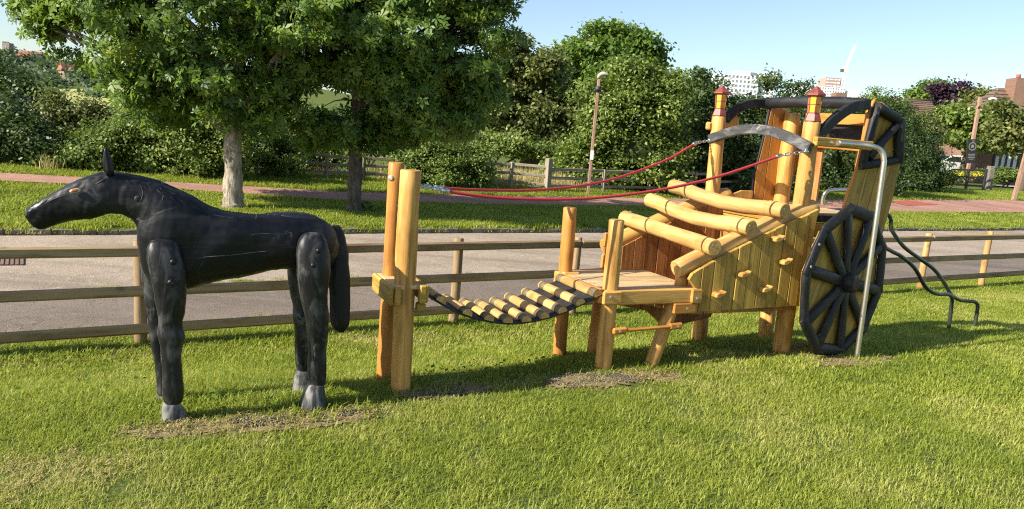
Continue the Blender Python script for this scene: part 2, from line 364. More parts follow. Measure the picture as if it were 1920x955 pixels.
def beam(parent, name, p0, p1, w, h, mat, F=A, bev=.005, up=(0, 0, 1), label=None):
    """rectangular beam; grain (local Z) along its length"""
    p0, p1 = Vector(p0), Vector(p1); L = frame(p0, p1-p0, up); ln = (p1-p0).length
    bm = bmesh.new(); bmesh.ops.create_cube(bm, size=1)
    for v in bm.verts: v.co = Vector((v.co.x*h, v.co.y*w, (v.co.z+.5)*ln))
    if bev: bmesh.ops.bevel(bm, geom=list(bm.edges), offset=bev, segments=1, affect='EDGES', clamp_overlap=True)
    me = bpy.data.meshes.new(name); bm.to_mesh(me); bm.free()
    return link(name, me, mat, parent, F @ L, label)
def clip(poly, n, c):                                                  # keep n.p <= c
    out = []
    for i in range(len(poly)):
        a, b_ = poly[i], poly[(i+1) % len(poly)]; da = a[0]*n[0]+a[1]*n[1]-c; db = b_[0]*n[0]+b_[1]*n[1]-c
        if da <= 0: out.append(a)
        if (da < 0 < db) or (db < 0 < da):
            t = da/(da-db); out.append((a[0]+(b_[0]-a[0])*t, a[1]+(b_[1]-a[1])*t))
    return out
def boards(parent, name, outline, Fr, w, th, mat, ang=0, gap=.005, jit=.004, y0=0, bev=.004):
    nx, nz = math.cos(ang), math.sin(ang)
    pr = [p[0]*nx+p[1]*nz for p in outline]; lo, hi = min(pr), max(pr); k = max(1, round((hi-lo)/w)); w = (hi-lo)/k
    out = []
    for i in range(k):
        q = clip(outline, (-nx, -nz), -(lo+i*w+gap/2)); q = clip(q, (nx, nz), lo+(i+1)*w-gap/2) if q else q
        if len(q) >= 3:
            # board axis as local Z so the grain follows the board
            R2 = Matrix.Rotation(ang, 4, 'Y'); qq = []
            for x, z in q:
                v = R2 @ Vector((x, 0, z)); qq.append((v.x, v.z))
            j = random.uniform(-jit, jit)
            out.append(prism(parent, name, qq, y0+j, y0+th+j, mat, Fr @ R2.inverted(), bev))
    return out
_bolt = None
def bolt(parent, p, nrm, F=A, r=.011, name='bolt', mat=None):
    global _bolt
    if _bolt is None:
        vs, fs = [], []
        for rr, zz in ((1, 0), (1, .35), (.6, .6)):
            for k in range(10): vs.append((rr*math.cos(k*.6283), rr*math.sin(k*.6283), zz))
        for i in range(2):
            for k in range(10): fs.append((i*10+k, i*10+(k+1) % 10, i*10+10+(k+1) % 10, i*10+10+k))
        fs.append(tuple(20+k for k in range(10)))
        _bolt = mesh('bolt', vs, fs); _bolt.materials.append(M['steel'])
    return link(name, _bolt, None, parent, F @ frame(Vector(p), Vector(nrm)) @ Matrix.Scale(r, 4))
def box(parent, name, c0, c1, mat, Mw=Matrix(), label=None, bev=0):
    c0, c1 = Vector(c0), Vector(c1); o = Vector(((c0.x+c1.x)/2, (c0.y+c1.y)/2, min(c0.z, c1.z))); s = c1-c0
    bm = bmesh.new(); bmesh.ops.create_cube(bm, size=1)
    for v in bm.verts: v.co = Vector((v.co.x*abs(s.x), v.co.y*abs(s.y), (v.co.z+.5)*abs(s.z)))
    if bev: bmesh.ops.bevel(bm, geom=list(bm.edges), offset=bev, segments=2, affect='EDGES')
    me = bpy.data.meshes.new(name); bm.to_mesh(me); bm.free()
    return link(name, me, mat, parent, Mw @ Matrix.Translation(o), label)
# ================================================================ THE SETTING: ground, road, footway, path
def sheet(name, rows, mat, off=0.0, kind='structure'):
    """rows: lists of (x, y) of equal length; draped over the terrain"""
    vs, fs = [], []; n = len(rows[0])
    for r in rows:
        for x, y in r: vs.append((x, y, terrain(x, y)+off))
    for i in range(len(rows)-1):
        for k in range(n-1): fs.append((i*n+k, i*n+k+1, (i+1)*n+k+1, (i+1)*n+k))
    me = mesh(name, vs, fs, True)
    if me.polygons and me.polygons[0].normal.z < 0: me.flip_normals()
    me.materials.append(mat); o = bpy.data.objects.new(name, me); COL.objects.link(o); tag(o, kind=kind); return o
def span(*seg):
    out = []
    for a, b_, d in seg:
        k = max(1, round((b_-a)/d)); out += [a+(b_-a)*i/k for i in range(k)]
    return out+[seg[-1][1]]
ss = span((-900, -60, 60), (-60, -9, 4), (-9, 46, .5), (46, 100, 4), (100, 900, 60)); tt = span((-60, -14, 4), (-14, -5.8, .3), (-5.8, 0, 1.45), (0, 16, .3), (16, 60, 3), (60, 460, 12), (460, 900, 60))
def xy(s, t): p = K0+SD*s+TD*t; return (p.x, p.y)
ground = sheet('ground', [[xy(s, t) for s in ss] for t in tt], M['soil'])
def flat(name, pts, z, mat):
    me = mesh(name, [(p.x, p.y, z) for p in pts], [tuple(range(len(pts)))]); me.materials.append(mat)
    if me.polygons[0].normal.z < 0: me.flip_normals()
    o = bpy.data.objects.new(name, me); COL.objects.link(o); tag(o, kind='structure'); return o
flat('footway', [rd(-30, -5.55, 0), rd(6, -5.78, 0), rd(60, -6.2, 0), rd(60, -4.35, 0), rd(-30, -3.75, 0)], LOWZ+.006, M['pave'])
flat('road', [rd(-30, -3.7, 0), rd(60, -4.3, 0), rd(60, 0.02, 0), rd(-30, 0.02, 0)], LOWZ+.010, M['road'])
g_ = flat('gutter', [rd(-30, -3.90, 0), rd(60, -4.55, 0), rd(60, -4.30, 0), rd(-30, -3.68, 0)], LOWZ+.016, M['sett'])
kerb = mesh('kerb', [tuple(rd(s, t, LOWZ+z)) for s in (-30, 60) for t, z in ((.012, .02), (.012, .085), (.12, .085))], [(0, 3, 4, 1), (1, 4, 5, 2)])
kerb.materials.append(M['soil']); kerb = bpy.data.objects.new('kerb', kerb); COL.objects.link(kerb); tag(kerb, kind='structure'); WM[kerb] = Matrix()
_ks = []
for k in range(4):
    bm = bmesh.new(); bmesh.ops.create_cube(bm, size=1)
    for v in bm.verts: v.co = Vector((v.co.x*.28, v.co.y*.12+random.uniform(-.008, .008), v.co.z*.15+random.uniform(-.008, .008)))
    bmesh.ops.bevel(bm, geom=list(bm.edges), offset=.012, segments=1, affect='EDGES'); me = bpy.data.meshes.new('kerb_stone'); bm.to_mesh(me); bm.free(); me.materials.append(M['kerb']); _ks.append(me)
s = -6.0
while s < 34:
    link('kerb_stone', _ks[random.randrange(4)], None, kerb, Matrix.Translation(rd(s, .06+random.uniform(-.012, .012), LOWZ+.018+random.uniform(-.012, .012))) @ Matrix.Rotation(RA+random.uniform(-.04, .04), 4, 'Z')); s += .295
near = [(0, 343), (300, 357), (640, 378), (960, 387), (1280, 390), (1600, 398), (1900, 400)]; farp = [(0, 328), (300, 343), (640, 364), (960, 371), (1280, 375), (1600, 377), (1900, 377)]
def edge(pts):
    P = [hit(*p) for p in pts]; P = [P[0]+(P[0]-P[1])*3]+P+[P[-1]+(P[-1]-P[-2])*1.5]; out = []
    for i in range(len(P)-1):
        k = max(1, int((P[i+1]-P[i]).length/.5)); out += [P[i].lerp(P[i+1], j/24) for j in range(24)]
    return out+[P[-1]]
eN, eF = edge(near), edge(farp)
rows = [[(a.lerp(b_, f).x, a.lerp(b_, f).y) for a, b_ in zip(eN, eF)] for f in (0, .2, .4, .6, .8, 1)]
sheet('path', rows, M['path'], .03)
def px_sheet(name, pxs, mat, off, kind='structure', n=8):
    P = [hit(*p) for p in pxs]; rows = []
    for i in range(n+1):
        a = P[0].lerp(P[3], i/n); b_ = P[1].lerp(P[2], i/n); rows.append([(a.lerp(b_, k/n).x, a.lerp(b_, k/n).y) for k in range(n+1)])
    return sheet(name, rows, mat, off, kind)
px_sheet('tactile_slab', [(1665, 381), (1705, 378), (1760, 387), (1700, 388.5)], M['redslab'], .042)
px_sheet('stone_edging', [(1847, 347), (1980, 354), (1980, 357), (1847, 349.5)], M['sett'], .06)
M['field'] = plain('yellow_green_field', (.26, .27, .07), (.38, .36, .11), .6, .95, bump=0, kind='Object')
px_sheet('field', [(50, 201), (290, 196), (290, 168), (50, 172)], M['field'], .3)
cov = root('utility_cover', gz(12, 490, LOWZ), 'rusty rectangular utility cover set in the road behind the horse', 'cover')
P4 = [gz(x, y, LOWZ+.016) for x, y in ((-40, 498), (46, 497), (46, 483), (-36, 484))]
fr_ = mesh('plate', P4, [(0, 1, 2, 3)]); link('plate', fr_, M['cover'], cov, Matrix())
for i in range(9):
    a = P4[3].lerp(P4[2], (i+.5)/9); b_ = P4[0].lerp(P4[1], (i+.5)/9); beam(cov, 'bar', a+Vector((0, 0, .004)), b_+Vector((0, 0, .004)), .03, .012, M['cover'], Matrix(), 0)
# ================================================================ fences
def FS(s, t, z): p = K0+SD*s+TD*t; return Vector((p.x, p.y, z))
fen = root('roadside_fence', FS(1.35, -6.24, LOWZ), 'low brown three rail timber fence between the grass and the footway', 'fence')
T0, S0 = -6.24, 1.35
def ft(s): return T0-.0135*(s-S0)
posts_s = [-1.5, 0, 1.44, 2.90, 4.38, 5.95, 7.6, 9.3, 11.05, 12.8, 14.6, 16.4, 18.2]; posts_s = [-4.6, -3.05]+posts_s
for i, q in enumerate(posts_s):
    s = S0+q; h = .88+.005*q+random.uniform(-.012, .02); lean = random.uniform(-.02, .02)
    log(fen, 'post', FS(s, ft(s)+.055, LOWZ-.05), FS(s+lean, ft(s)+.055, LOWZ+h), .052, .047, M['fpost'] if i > 9 or i == 4 else M['fence'], F=Matrix(), cham=.006, seg=12)
for k, hh in enumerate((.815, .49, .165)):
    qs = [-4.6, -1.5, 1.44, 4.38, 7.6, 11.05, 14.6, 18.2]
    for a, b_ in zip(qs[:-1], qs[1:]):
        za = hh+.004*a+random.uniform(-.008, .008); zb = hh+.004*b_+random.uniform(-.008, .008)
        beam(fen, 'rail', FS(S0+a+.004, ft(S0+a)-.025, LOWZ+za), FS(S0+b_-.004, ft(S0+b_)-.025, LOWZ+zb), .042, .088, M['fence'], Matrix(), .016)
ff = None
FPX = [(480, 331, 277), (545, 333, 281), (612, 336, 289), (681, 339, 293), (748, 343, 297), (817, 347, 300), (887, 351, 303), (957, 355, 304), (1025, 361, 297), (1130, 363, 318), (1215, 365, 320), (1300, 367, 322), (1385, 369, 324)]
ff = root('hedge_fence', hit(957, 355), 'grey weathered three rail fence in front of the bushes beyond the path', 'fence')
tops = []
for i, (x, yb, ty) in enumerate(FPX):
    b_ = hit(x, yb); top = aty(x, ty, b_.y); h = top.z-b_.z; tops.append((b_, h)); w = .10 if x == 1025 else .055
    beam(ff, 'post', b_-Vector((0, 0, .1)), Vector((b_.x, b_.y, top.z)), w*2, w*1.5, M['gfence'], Matrix(), .012, label='thicker pale gatepost of the far fence' if x == 1025 else None, up=SD)
for i in range(len(tops)-1):
    (a, ha), (b_, hb) = tops[i], tops[i+1]
    if FPX[i][0] == 1025: ha = hb
    if FPX[i+1][0] == 1025: hb = ha
    for fr in (.93, .60, .27): beam(ff, 'rail', a+Vector((0, 0, ha*fr+random.uniform(-.02, .02))), b_+Vector((0, 0, hb*fr+random.uniform(-.02, .02))), .04, .085, M['gfence'], Matrix(), .01)
# field gate, right
gt = root('field_gate', hit(1845, 357), 'black three bar metal gate with grey stone post at the end of the dark bushes', 'gate')
gb = hit(1843, 358); gy = gb.y
for x, y in ((1811, 352), (1843, 357)):
    q = aty(x, y, gy); tq = aty(x, 317, gy); beam(gt, 'upright', q-Vector((0, 0, .2)), Vector((q.x, q.y, tq.z)), .12, .12, M['darkmetal'], Matrix(), .01)
for y0, y1 in ((318, 320), (331, 333), (346, 349)):
    beam(gt, 'bar', aty(1784, y0, gy+.02), aty(1846, y1, gy+.02), .07, .09, M['darkmetal'], Matrix(), .01)
gp = root('gate_post', hit(1852, 356), 'squat grey stone post beside the black gate', 'post'); q = aty(1851, 358, gy+.6); beam(gp, 'shaft', q-Vector((0, 0, .2)), Vector((q.x, q.y, aty(1851, 311, gy+.6).z)), .34, .34, M['kerb'], Matrix(), .04)
# ================================================================ lamp posts and sign
def lamp_post(base, toppt, w, label, head, group='timber lamp posts beside the path'):
    r_ = root('lamp_post', base, label, 'lamp post', group)
    beam(r_, 'post', base-Vector((0, 0, .2)), toppt, w, w*1.0, M['lampwood'], Matrix(), .012)
    return r_
b_ = hit(1102, 368); tp = aty(1120, 149, b_.y); tp.x = b_.x+.03
l1 = lamp_post(b_, tp, .088, 'tall pinkish timber lamp post in front of the bright green elder', 0)
tube(l1, 'lamp_head', [tp+Vector((-.02, 0, .02)), tp+Vector((.0, 0, .10)), tp+Vector((.08, -.02, .16)), tp+Vector((.2, -.04, .155)), tp+Vector((.25, -.05, .12))], [.035, .06, .065, .05, .02], M['lamphead'], 12, F=Matrix(), sub=2, capsmooth=True)
tube(l1, 'collar', [tp+Vector((0, 0, -.35)), tp+Vector((0, 0, -.2))], .09, M['darkmetal'], 10, F=Matrix())
q = b_.lerp(tp, .33); box(l1, 'number_plate', (-.05, -.075, -.05), (.05, -.066, .22), M['plastic_white'], Matrix.Translation(q))
b2 = aty(1815, 318, 50); b2.z = terrain(b2.x, b2.y); t2 = aty(1839, 182, 50); t2.x = b2.x+(t2.x-b2.x)*.25
l2 = lamp_post(b2, t2, .19, 'distant timber lamp post with a white lamp on a side arm and a dark sign', 0)
tube(l2, 'arm', [t2+Vector((0, 0, -.15)), t2+Vector((.35, 0, -.1)), t2+Vector((.75, 0, -.12))], .035, M['galv'], 8, F=Matrix())
tube(l2, 'lamp_head', [t2+Vector((.55, 0, -.12)), t2+Vector((.7, 0, -.1)), t2+Vector((1.0, 0, -.1)), t2+Vector((1.15, 0, -.14))], [.05, .13, .13, .05], M['plastic_white'], 12, F=Matrix(), sub=2, capsmooth=True)
sg = root('camera_sign', aty(1822, 282, 49.5), 'dark square sign with a ringed emblem fixed to the distant lamp post', 'sign')
sc_ = 49.5/1400; SM = Matrix.Translation(aty(1822, 284, 49.5)) @ Matrix.Rotation(-.07, 4, 'Y') @ Matrix.Rotation(rad(6), 4, 'Z')
box(sg, 'panel', (-10*sc_, -.03, -22*sc_), (9*sc_, .03, 22*sc_), M['darkmetal'], SM)
M['signgrey'] = plain('pale_sign_print', (.22, .22, .20), (.27, .27, .25), 4, .6, bump=0)
def ring(parent, name, r0, r1, y, mat, Mw, n=28, zc=0):
    vs = [(r*math.cos(6.2832*k/n), y, zc+r*math.sin(6.2832*k/n)) for r in (r0, r1) for k in range(n)]
    return link(name, mesh(name, vs, [(k, (k+1) % n, n+(k+1) % n, n+k) for k in range(n)]), mat, parent, Mw)
ring(sg, 'emblem_ring', 6.0*sc_, 7.6*sc_, -.035, M['signgrey'], SM, zc=9*sc_)
box(sg, 'emblem', (-2.6*sc_, -.040, 6.5*sc_), (2.6*sc_, -.032, 11*sc_), M['signgrey'], SM); box(sg, 'emblem', (-1.2*sc_, -.040, 11*sc_), (1.2*sc_, -.032, 12.3*sc_), M['signgrey'], SM)
for i, wdt in enumerate((7, 6.5, 7, 4.5)): box(sg, 'text_line', (-wdt*sc_, -.040, (-6-3*i)*sc_), (wdt*sc_*.9, -.032, (-4.8-3*i)*sc_), M['signgrey'], SM)
b3 = hit(1899, 377); t3 = aty(1921, 285, b3.y); t3.x = b3.x+.35; t3.z = b3.z+(t3.z-b3.z)*1.5
l3 = lamp_post(b3, t3, .16, 'leaning timber lamp post cut by the right edge of the picture', 0)
tube(l3, 'lamp_head', [t3, t3+Vector((.1, 0, .12)), t3+Vector((.35, 0, .15))], [.08, .13, .05], M['plastic_white'], 10, F=Matrix(), sub=2, capsmooth=True)
# ================================================================ PLAY STRUCTURE
def aroot(name, u, v, label, cat, group=None):
    p = A @ Vector((u, v, 0)); p.z = terrain(p.x, p.y); return root(name, p, label, cat, group, STR)
def lz(u, v): p = A @ Vector((u, v, 0)); return terrain(p.x, p.y)
def V3(u, v, z): return Vector((u, v, z))
# --- entry posts with the small step
en = aroot('entry_posts', 0, .2, 'pair of tall hewn timber posts with a small step between them behind the horse', 'climbing frame')
log(en, 'post', V3(0, .03, -.1), V3(-.012, .03, 1.445), .066, .068, M['post'], wob=.06, label='pale yellow post with a bleached top, nearer the camera')
log(en, 'post', V3(-.035, .33, -.2), V3(-.022, .33, 1.475), .062, .053, M['orange'], wob=.06, label='orange post with a bolt near its top')
bolt(en, (-.062, .295, 1.37), (-.55, -.8, 0), r=.018); bolt(en, (-.058, .09, 1.21), (-1, .1, 0), r=.014)
for i in range(2): beam(en, 'step_board', V3(-.055+.105*i, -.03, .702), V3(-.055+.105*i, .39, .702), .098, .028, M['deck'])
beam(en, 'edge_beam', V3(-.118, -.055, .655), V3(-.118, .40, .655), .034, .125, M['panel'], bev=.010)  # olive board colour stands in for the grazing light on this long face
beam(en, 'edge_beam', V3(-.100, -.060, .655), V3(-.062, -.060, .655), .036, .118, M['post'], bev=.008)
beam(en, 'edge_beam', V3(.066, -.030, .66), V3(.108, -.030, .66), .06, .118, M['panel'], bev=.008)
beam(en, 'edge_beam', V3(.112, -.045, .66), V3(.112, .40, .66), .034, .118, M['panel'], bev=.010)
beam(en, 'support_block', V3(.062, .0, .57), V3(.118, .0, .57), .06, .055, M['panel'], bev=.008)
# --- log bridge on a rubber belt
br = aroot('log_bridge', .8, .25, 'sagging bridge of short half logs bolted to a black rubber belt', 'bridge')
NE = [(.135, .02, .645), (.36, .035, .52), (.57, .06, .45), (.76, .08, .415), (.96, .10, .418), (1.16, .11, .455), (1.36, .12, .525), (1.54, .12, .60)]
def nearedge(f):
    x = f*(len(NE)-1); i = min(int(x), len(NE)-2); t = x-i
    P = [Vector(NE[max(0, min(len(NE)-1, j))]) for j in (i-1, i, i+1, i+2)]
    return .5*((2*P[1])+(P[2]-P[0])*t+(2*P[0]-5*P[1]+4*P[2]-P[3])*t*t+(P[3]-3*P[2]+3*P[1]-P[0])*t**3)
def faredge(f): p = nearedge(f); return V3(p.x, .38+.36*min(1, f*1.6), p.z)
vs, fs = [], []; NB = 40
for i in range(NB+1):
    f = i/NB; a, b_ = nearedge(f), faredge(f)
    for z in (0, -.014):
        for q in (a, b_): vs.append((q.x, q.y, q.z+z))
for i in range(NB):
    o_ = i*4; n_ = o_+4
    fs += [(o_, n_, n_+1, o_+1), (o_+2, o_+3, n_+3, n_+2), (o_, o_+2, n_+2, n_), (o_+1, n_+1, n_+3, o_+3)]
link('rubber_belt', mesh('rubber_belt', vs, fs, True), M['rubber'], br, A)
for i, f in enumerate([.07, .19, .31, .425, .535, .64, .745, .85, .955]):
    a, b_ = nearedge(f), faredge(f); dn = (nearedge(min(1, f+.02))-nearedge(f-.02)).normalized(); up = dn.cross(Vector((0, -1, 0))); up = up if up.z > 0 else -up
    r0 = .040; a = a+up*r0*.15+V3(0, -.012, 0); b_ = b_+up*r0*.15+V3(0, .02, 0); d = (b_-a); n_ = d.length
    path = [a, a+d*.02, a+d*.17, a+d*.178, a+d*.19, a+d*.198, a+d*.80, a+d*.808, a+d*.82, a+d*.828, a+d*.98, b_]
    rr = [r0*.86, r0, r0, r0*.9, r0*.9, r0, r0, r0*.9, r0*.9, r0, r0, r0*.86]
    lg = tube(br, 'log', path, rr, M['log'], 14, .03)
    hs_ = [lg, tube(br, 'end_band', [a+d*.012, a+d*.03, a+d*.17], [r0*.98, r0*1.03, r0*1.03], M['logband'], 14), tube(br, 'end_band', [a+d*.83, a+d*.955], r0*1.03, M['logband'], 14)]
    for h_ in hs_:                                            # half logs: flat underside on the belt
        Ml = (A.inverted() @ WM[h_]); ul = Ml.to_3x3().inverted() @ up; o0 = Ml.inverted() @ a
        for vv in h_.data.vertices:
            q_ = (vv.co-o0).dot(ul)
            if q_ < -.004: vv.co -= ul*(q_+.004)
    for k in (.35, .62): bolt(br, a+d*k+up*r0*.98, up, r=.006, name='screw')
for i in range(14):
    f = .04+.93*i/13; p = nearedge(f); bolt(br, p+V3(0, .02, -.012), (0, 0, -1), r=.009, name='bolt_nut', mat=None)
# --- stepping platform
pl = aroot('stepping_platform', 1.9, .48, 'low square timber deck on log legs between the bridge and the coach', 'platform')
log(pl, 'post', V3(1.60, .135, -.05), V3(1.605, .135, 1.15), .062, .058, M['post'], wob=.06)
log(pl, 'post', V3(1.575, .775, -.25), V3(1.56, .775, 1.165), .058, .054, M['orange'], wob=.06, label='orange corner post on the far side')
log(pl, 'slanting_leg', V3(2.03, .14, -.06), V3(2.20, .14, .53), .054, .056, M['post'], wob=.05)
log(pl, 'slanting_leg', V3(1.87, .73, -.22), V3(1.90, .74, .53), .056, .054, M['orange'], wob=.05)
zt = .625
for i in range(6):
    v0 = .125+i*.122; a0 = 1.55 if i not in (0, 5) else 1.675
    beam(pl, 'deck_plank', V3(a0, v0+.058, zt-.012), V3(2.40, v0+.058, zt-.012), .116, .026, M['deck'], bev=.003, up=(0, 0, 1))
    for uu in (a0+.03, 2.02, 2.35):
        bolt(pl, (uu, v0+.03, zt), (0, 0, 1), r=.006, name='screw'); bolt(pl, (uu, v0+.085, zt), (0, 0, 1), r=.006, name='screw')
beam(pl, 'front_beam', V3(1.535, .095, .572), V3(2.37, .095, .572), .045, .112, M['post'], bev=.008)
beam(pl, 'side_beam', V3(1.527, .122, .574), V3(1.527, .86, .574), .045, .108, M['post'], bev=.008)
beam(pl, 'corner_block', V3(1.50, .065, .576), V3(1.66, .065, .576), .03, .10, M['post'], bev=.01)
beam(pl, 'corner_block', V3(1.515, .73, .60), V3(1.66, .73, .60), .06, .085, M['post'], bev=.01)
beam(pl, 'end_block', V3(2.30, .065, .572), V3(2.40, .065, .572), .03, .112, M['post'], bev=.008)
beam(pl, 'back_beam', V3(1.56, .87, .572), V3(2.40, .87, .572), .04, .11, M['inner'], bev=.008)
beam(pl, 'lower_beam', V3(2.15, .085, .475), V3(2.36, .085, .475), .05, .085, M['orange'], bev=.008)
for p in ((1.56, .05, .585), (2.35, .05, .555), (2.27, .055, .475)): bolt(pl, p, (0, -1, 0), r=.013)
for p in ((1.503, .25, .60), (1.503, .25, .56), (1.503, .48, .60), (1.503, .48, .55), (1.503, .66, .585)): bolt(pl, p, (-1, 0, 0), r=.010)
def dumbbell(parent, p0, p1, name='grab_bar'):
    p0, p1 = Vector(p0), Vector(p1); d = p1-p0; L = d.length; d.normalize()
    h = beam(parent, name, p0+d*.10, p1-d*.10, .026, .026, M['orange'], bev=.009)
    beam(parent, name+'_end', p0, p0+d*.125, .032, .052, M['orange'], bev=.012); beam(parent, name+'_end', p1-d*.125, p1, .032, .052, M['orange'], bev=.012)
dumbbell(pl, (1.60, .045, .325), (2.23, .045, .345)); bolt(pl, (1.655, .028, .327), (0, -1, 0), r=.012); bolt(pl, (2.18, .028, .343), (0, -1, 0), r=.012)
dumbbell(pl, (1.98, .87, .64), (1.985, .87, .95))
# --- the coach
co = aroot('wooden_coach', 3.5, .7, 'timber playground coach with a big black spoked wheel, roof hoops and two lanterns', 'play coach')
def rail_path(v): return [V3(2.235, v, .755), V3(2.6, v, .905), V3(3.0, v, 1.075), V3(3.42, v, 1.235), V3(3.60, v, 1.275)]
for v in (.205, 1.30):
    tube(co, 'sloping_log', rail_path(v), [.074, .078, .08, .082, .078], M['log'] if v < 1 else M['post'], 16, .03, .008, sub=2)
    tube(co, 'short_post', [V3(2.30, v+.01, .60), V3(2.315, v+.01, .745)], .05, M['post'], 12)
for (u0, z0, u1, z1, bd) in ((2.46, .957, 2.49, 1.02, -.0), (2.80, 1.115, 2.75, 1.195, -.045), (3.13, 1.258, 3.0, 1.335, -.045)):
    a, b_ = V3(u0, .045, z0), V3(u1, 1.40, z1); d = b_-a; path, rr = [], []
    for f in (0, .04, .125, .131, .139, .145, .3, .5, .7, .855, .861, .869, .875, .96, 1):
        path.append(a+d*f+V3(0, 0, bd*(math.sin(math.pi*min(1, max(0, (f-.1)/.8))) if .1 < f < .9 else 0))); rr.append(.068*(.93 if f in (.131, .139, .861, .869) else 1)*(.985-.03*math.sin(math.pi*f)))
    tube(co, 'cross_log', path, rr, M['log'], 16, .03, .008)
    bolt(co, a+V3(0, .10, .066), (0, 0, 1), r=.010); bolt(co, a+V3(-.02, 0, .02), (0, -1, 0), r=.008); bolt(co, b_+V3(0, -.1, .066), (0, 0, 1), r=.012)
# side panels
nearP = [(2.285, .70), (2.31, .745), (2.47, .83), (2.70, .935), (2.92, 1.03), (3.20, 1.15), (3.40, 1.225), (3.545, 1.285), (3.53, 1.16), (3.485, .455), (2.37, .435), (2.27, .43), (2.27, .475), (2.36, .50), (2.375, .60), (2.33, .68)]
PF = A
pn = boards(co, 'panel_board', nearP[:11]+[(2.375, .60)], PF, .118, .032, M['panel'], 0, .004, .003, .088, .005)
beam(co, 'panel_foot', V3(2.27, .10, .468), V3(2.372, .10, .458), .032, .07, M['panel'], bev=.006)
farP = [(2.25, .62), (2.27, .72), (2.70, .93), (3.20, 1.14), (3.545, 1.26), (3.56, .40), (3.50, .07), (3.10, -.0), (2.93, .0), (2.72, .16), (2.30, .24)]
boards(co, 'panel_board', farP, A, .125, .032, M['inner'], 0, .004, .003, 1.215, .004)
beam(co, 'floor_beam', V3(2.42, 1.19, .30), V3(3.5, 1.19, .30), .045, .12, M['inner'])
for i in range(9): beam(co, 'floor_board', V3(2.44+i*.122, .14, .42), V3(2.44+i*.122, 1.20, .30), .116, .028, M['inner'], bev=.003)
# foot pegs
for (x, y) in ((1345, 551), (1392, 513), (1432, 541), (1455, 447), (1470, 490)):
    p = pv(x, y, .075); L = A @ Matrix.Translation(p) @ Matrix.Rotation(rad(-8), 4, 'Y')
    pts = [(-.052, -.016), (-.048, .012), (-.02, .020), (.015, .014), (.05, .026), (.052, .004), (.02, -.014), (-.02, -.024)]
    prism(co, 'foot_peg', pts, -.055, .014, M['post'], L, .006)
# four main posts: front pair carries the lanterns
log(co, 'main_post', V3(3.47, .235, -.06), V3(3.455, .205, 1.995), .076, .068, M['post'], wob=.045)
log(co, 'main_post', V3(3.45, 1.30, -.3), V3(3.40, 1.32, 2.03), .078, .066, M['post'], wob=.045)
log(co, 'main_post', V3(4.22, 1.20, -.3), V3(4.20, 1.20, 2.12), .074, .076, M['post'], wob=.045)
tube(co, 'main_post', [V3(4.10, .355, -.1), V3(4.02, .355, .6), pv(1604, 400, .355), pv(1612, 330, .355), pv(1626, 260, .355), pv(1636, 204, .355)], [.055]*4+[.05, .05], M['orange'], 14, .045, .008, sub=3)
tg = tube(co, 'timber_tag', [V3(3.40, 1.225, .27), V3(3.40, 1.218, .27)], .03, M['plastic_white'], 14)
# upper deck
for i in range(9): beam(co, 'deck_plank', V3(3.52 if i else 3.60, .30+i*.108, 1.215), V3(4.36, .30+i*.108, 1.215), .102, .03, M['deck'], bev=.003)
beam(co, 'deck_edge', V3(3.56, .225, 1.185), V3(4.2, .225, 1.185), .03, .06, M['blackwood'], bev=.005)
beam(co, 'deck_beam', V3(3.50, .245, 1.085), V3(4.2, .245, 1.085), .05, .12, M['panel'], bev=.006)
beam(co, 'deck_beam', V3(3.50, 1.22, 1.12), V3(4.3, 1.22, 1.12), .05, .12, M['inner'], bev=.006)
for k, z in enumerate((1.165, 1.065)):
    beam(co, 'front_board', V3(3.50-.0*k, .26, z), V3(3.50, 1.25, z), .035, .095, M['panel'] if k else M['orange'], bev=.006)
    for vv in (.42, .75, 1.08): bolt(co, (3.48, vv, z), (-1, 0, 0), r=.011)
boards(co, 'front_board', [(0, 0), (.92, 0), (.92, .50), (0, .50)], A @ Matrix.Translation((3.50, .28, .52)) @ Matrix.Rotation(rad(90), 4, 'Z'), .12, .03, M['inner'], 0)
prism(co, 'door_lip', [(3.55, 1.20), (3.62, 1.30), (3.72, 1.335), (3.86, 1.335), (3.86, 1.2)], 1.24, 1.27, M['post'], A, .004)
# rear slabs (body sides)
slab = [(q_.x, q_.z) for q_ in [pv(x, y, .27) for x, y in ((1634, 200), (1642, 191), (1656, 192), (1690, 220), (1691, 300), (1675, 370), (1655, 440), (1640, 490), (1606, 560), (1570, 540), (1583, 395), (1610, 310), (1622, 255))]]
boards(co, 'side_board', slab, A, .15, .03, M['panel'], rad(-9), .004, .003, .27, .004)
tube(co, 'slab_edge', [pv(x, y, .275) for x, y in ((1580, 398), (1590, 360), (1608, 312), (1621, 255), (1633, 202), (1640, 188))], .016, M['orange'], 8, sub=2)
slab2 = [(x-.02, z) for x, z in [(4.01, 2.15), (4.16, 2.17), (4.40, 2.05), (4.455, 2.0), (4.46, 1.72), (4.36, 1.22), (3.93, 1.22), (3.91, 1.50), (3.96, 1.80)]]
boards(co, 'side_board', slab2, A, .14, .03, M['orange'], 0, .004, .003, 1.27, .004)
tube(co, 'black_edge', [V3(3.88, 1.285, 1.25), V3(3.885, 1.285, 1.50), V3(3.94, 1.285, 1.80), V3(3.975, 1.285, 2.15)], .014, M['blackwood'], 8, sub=2)
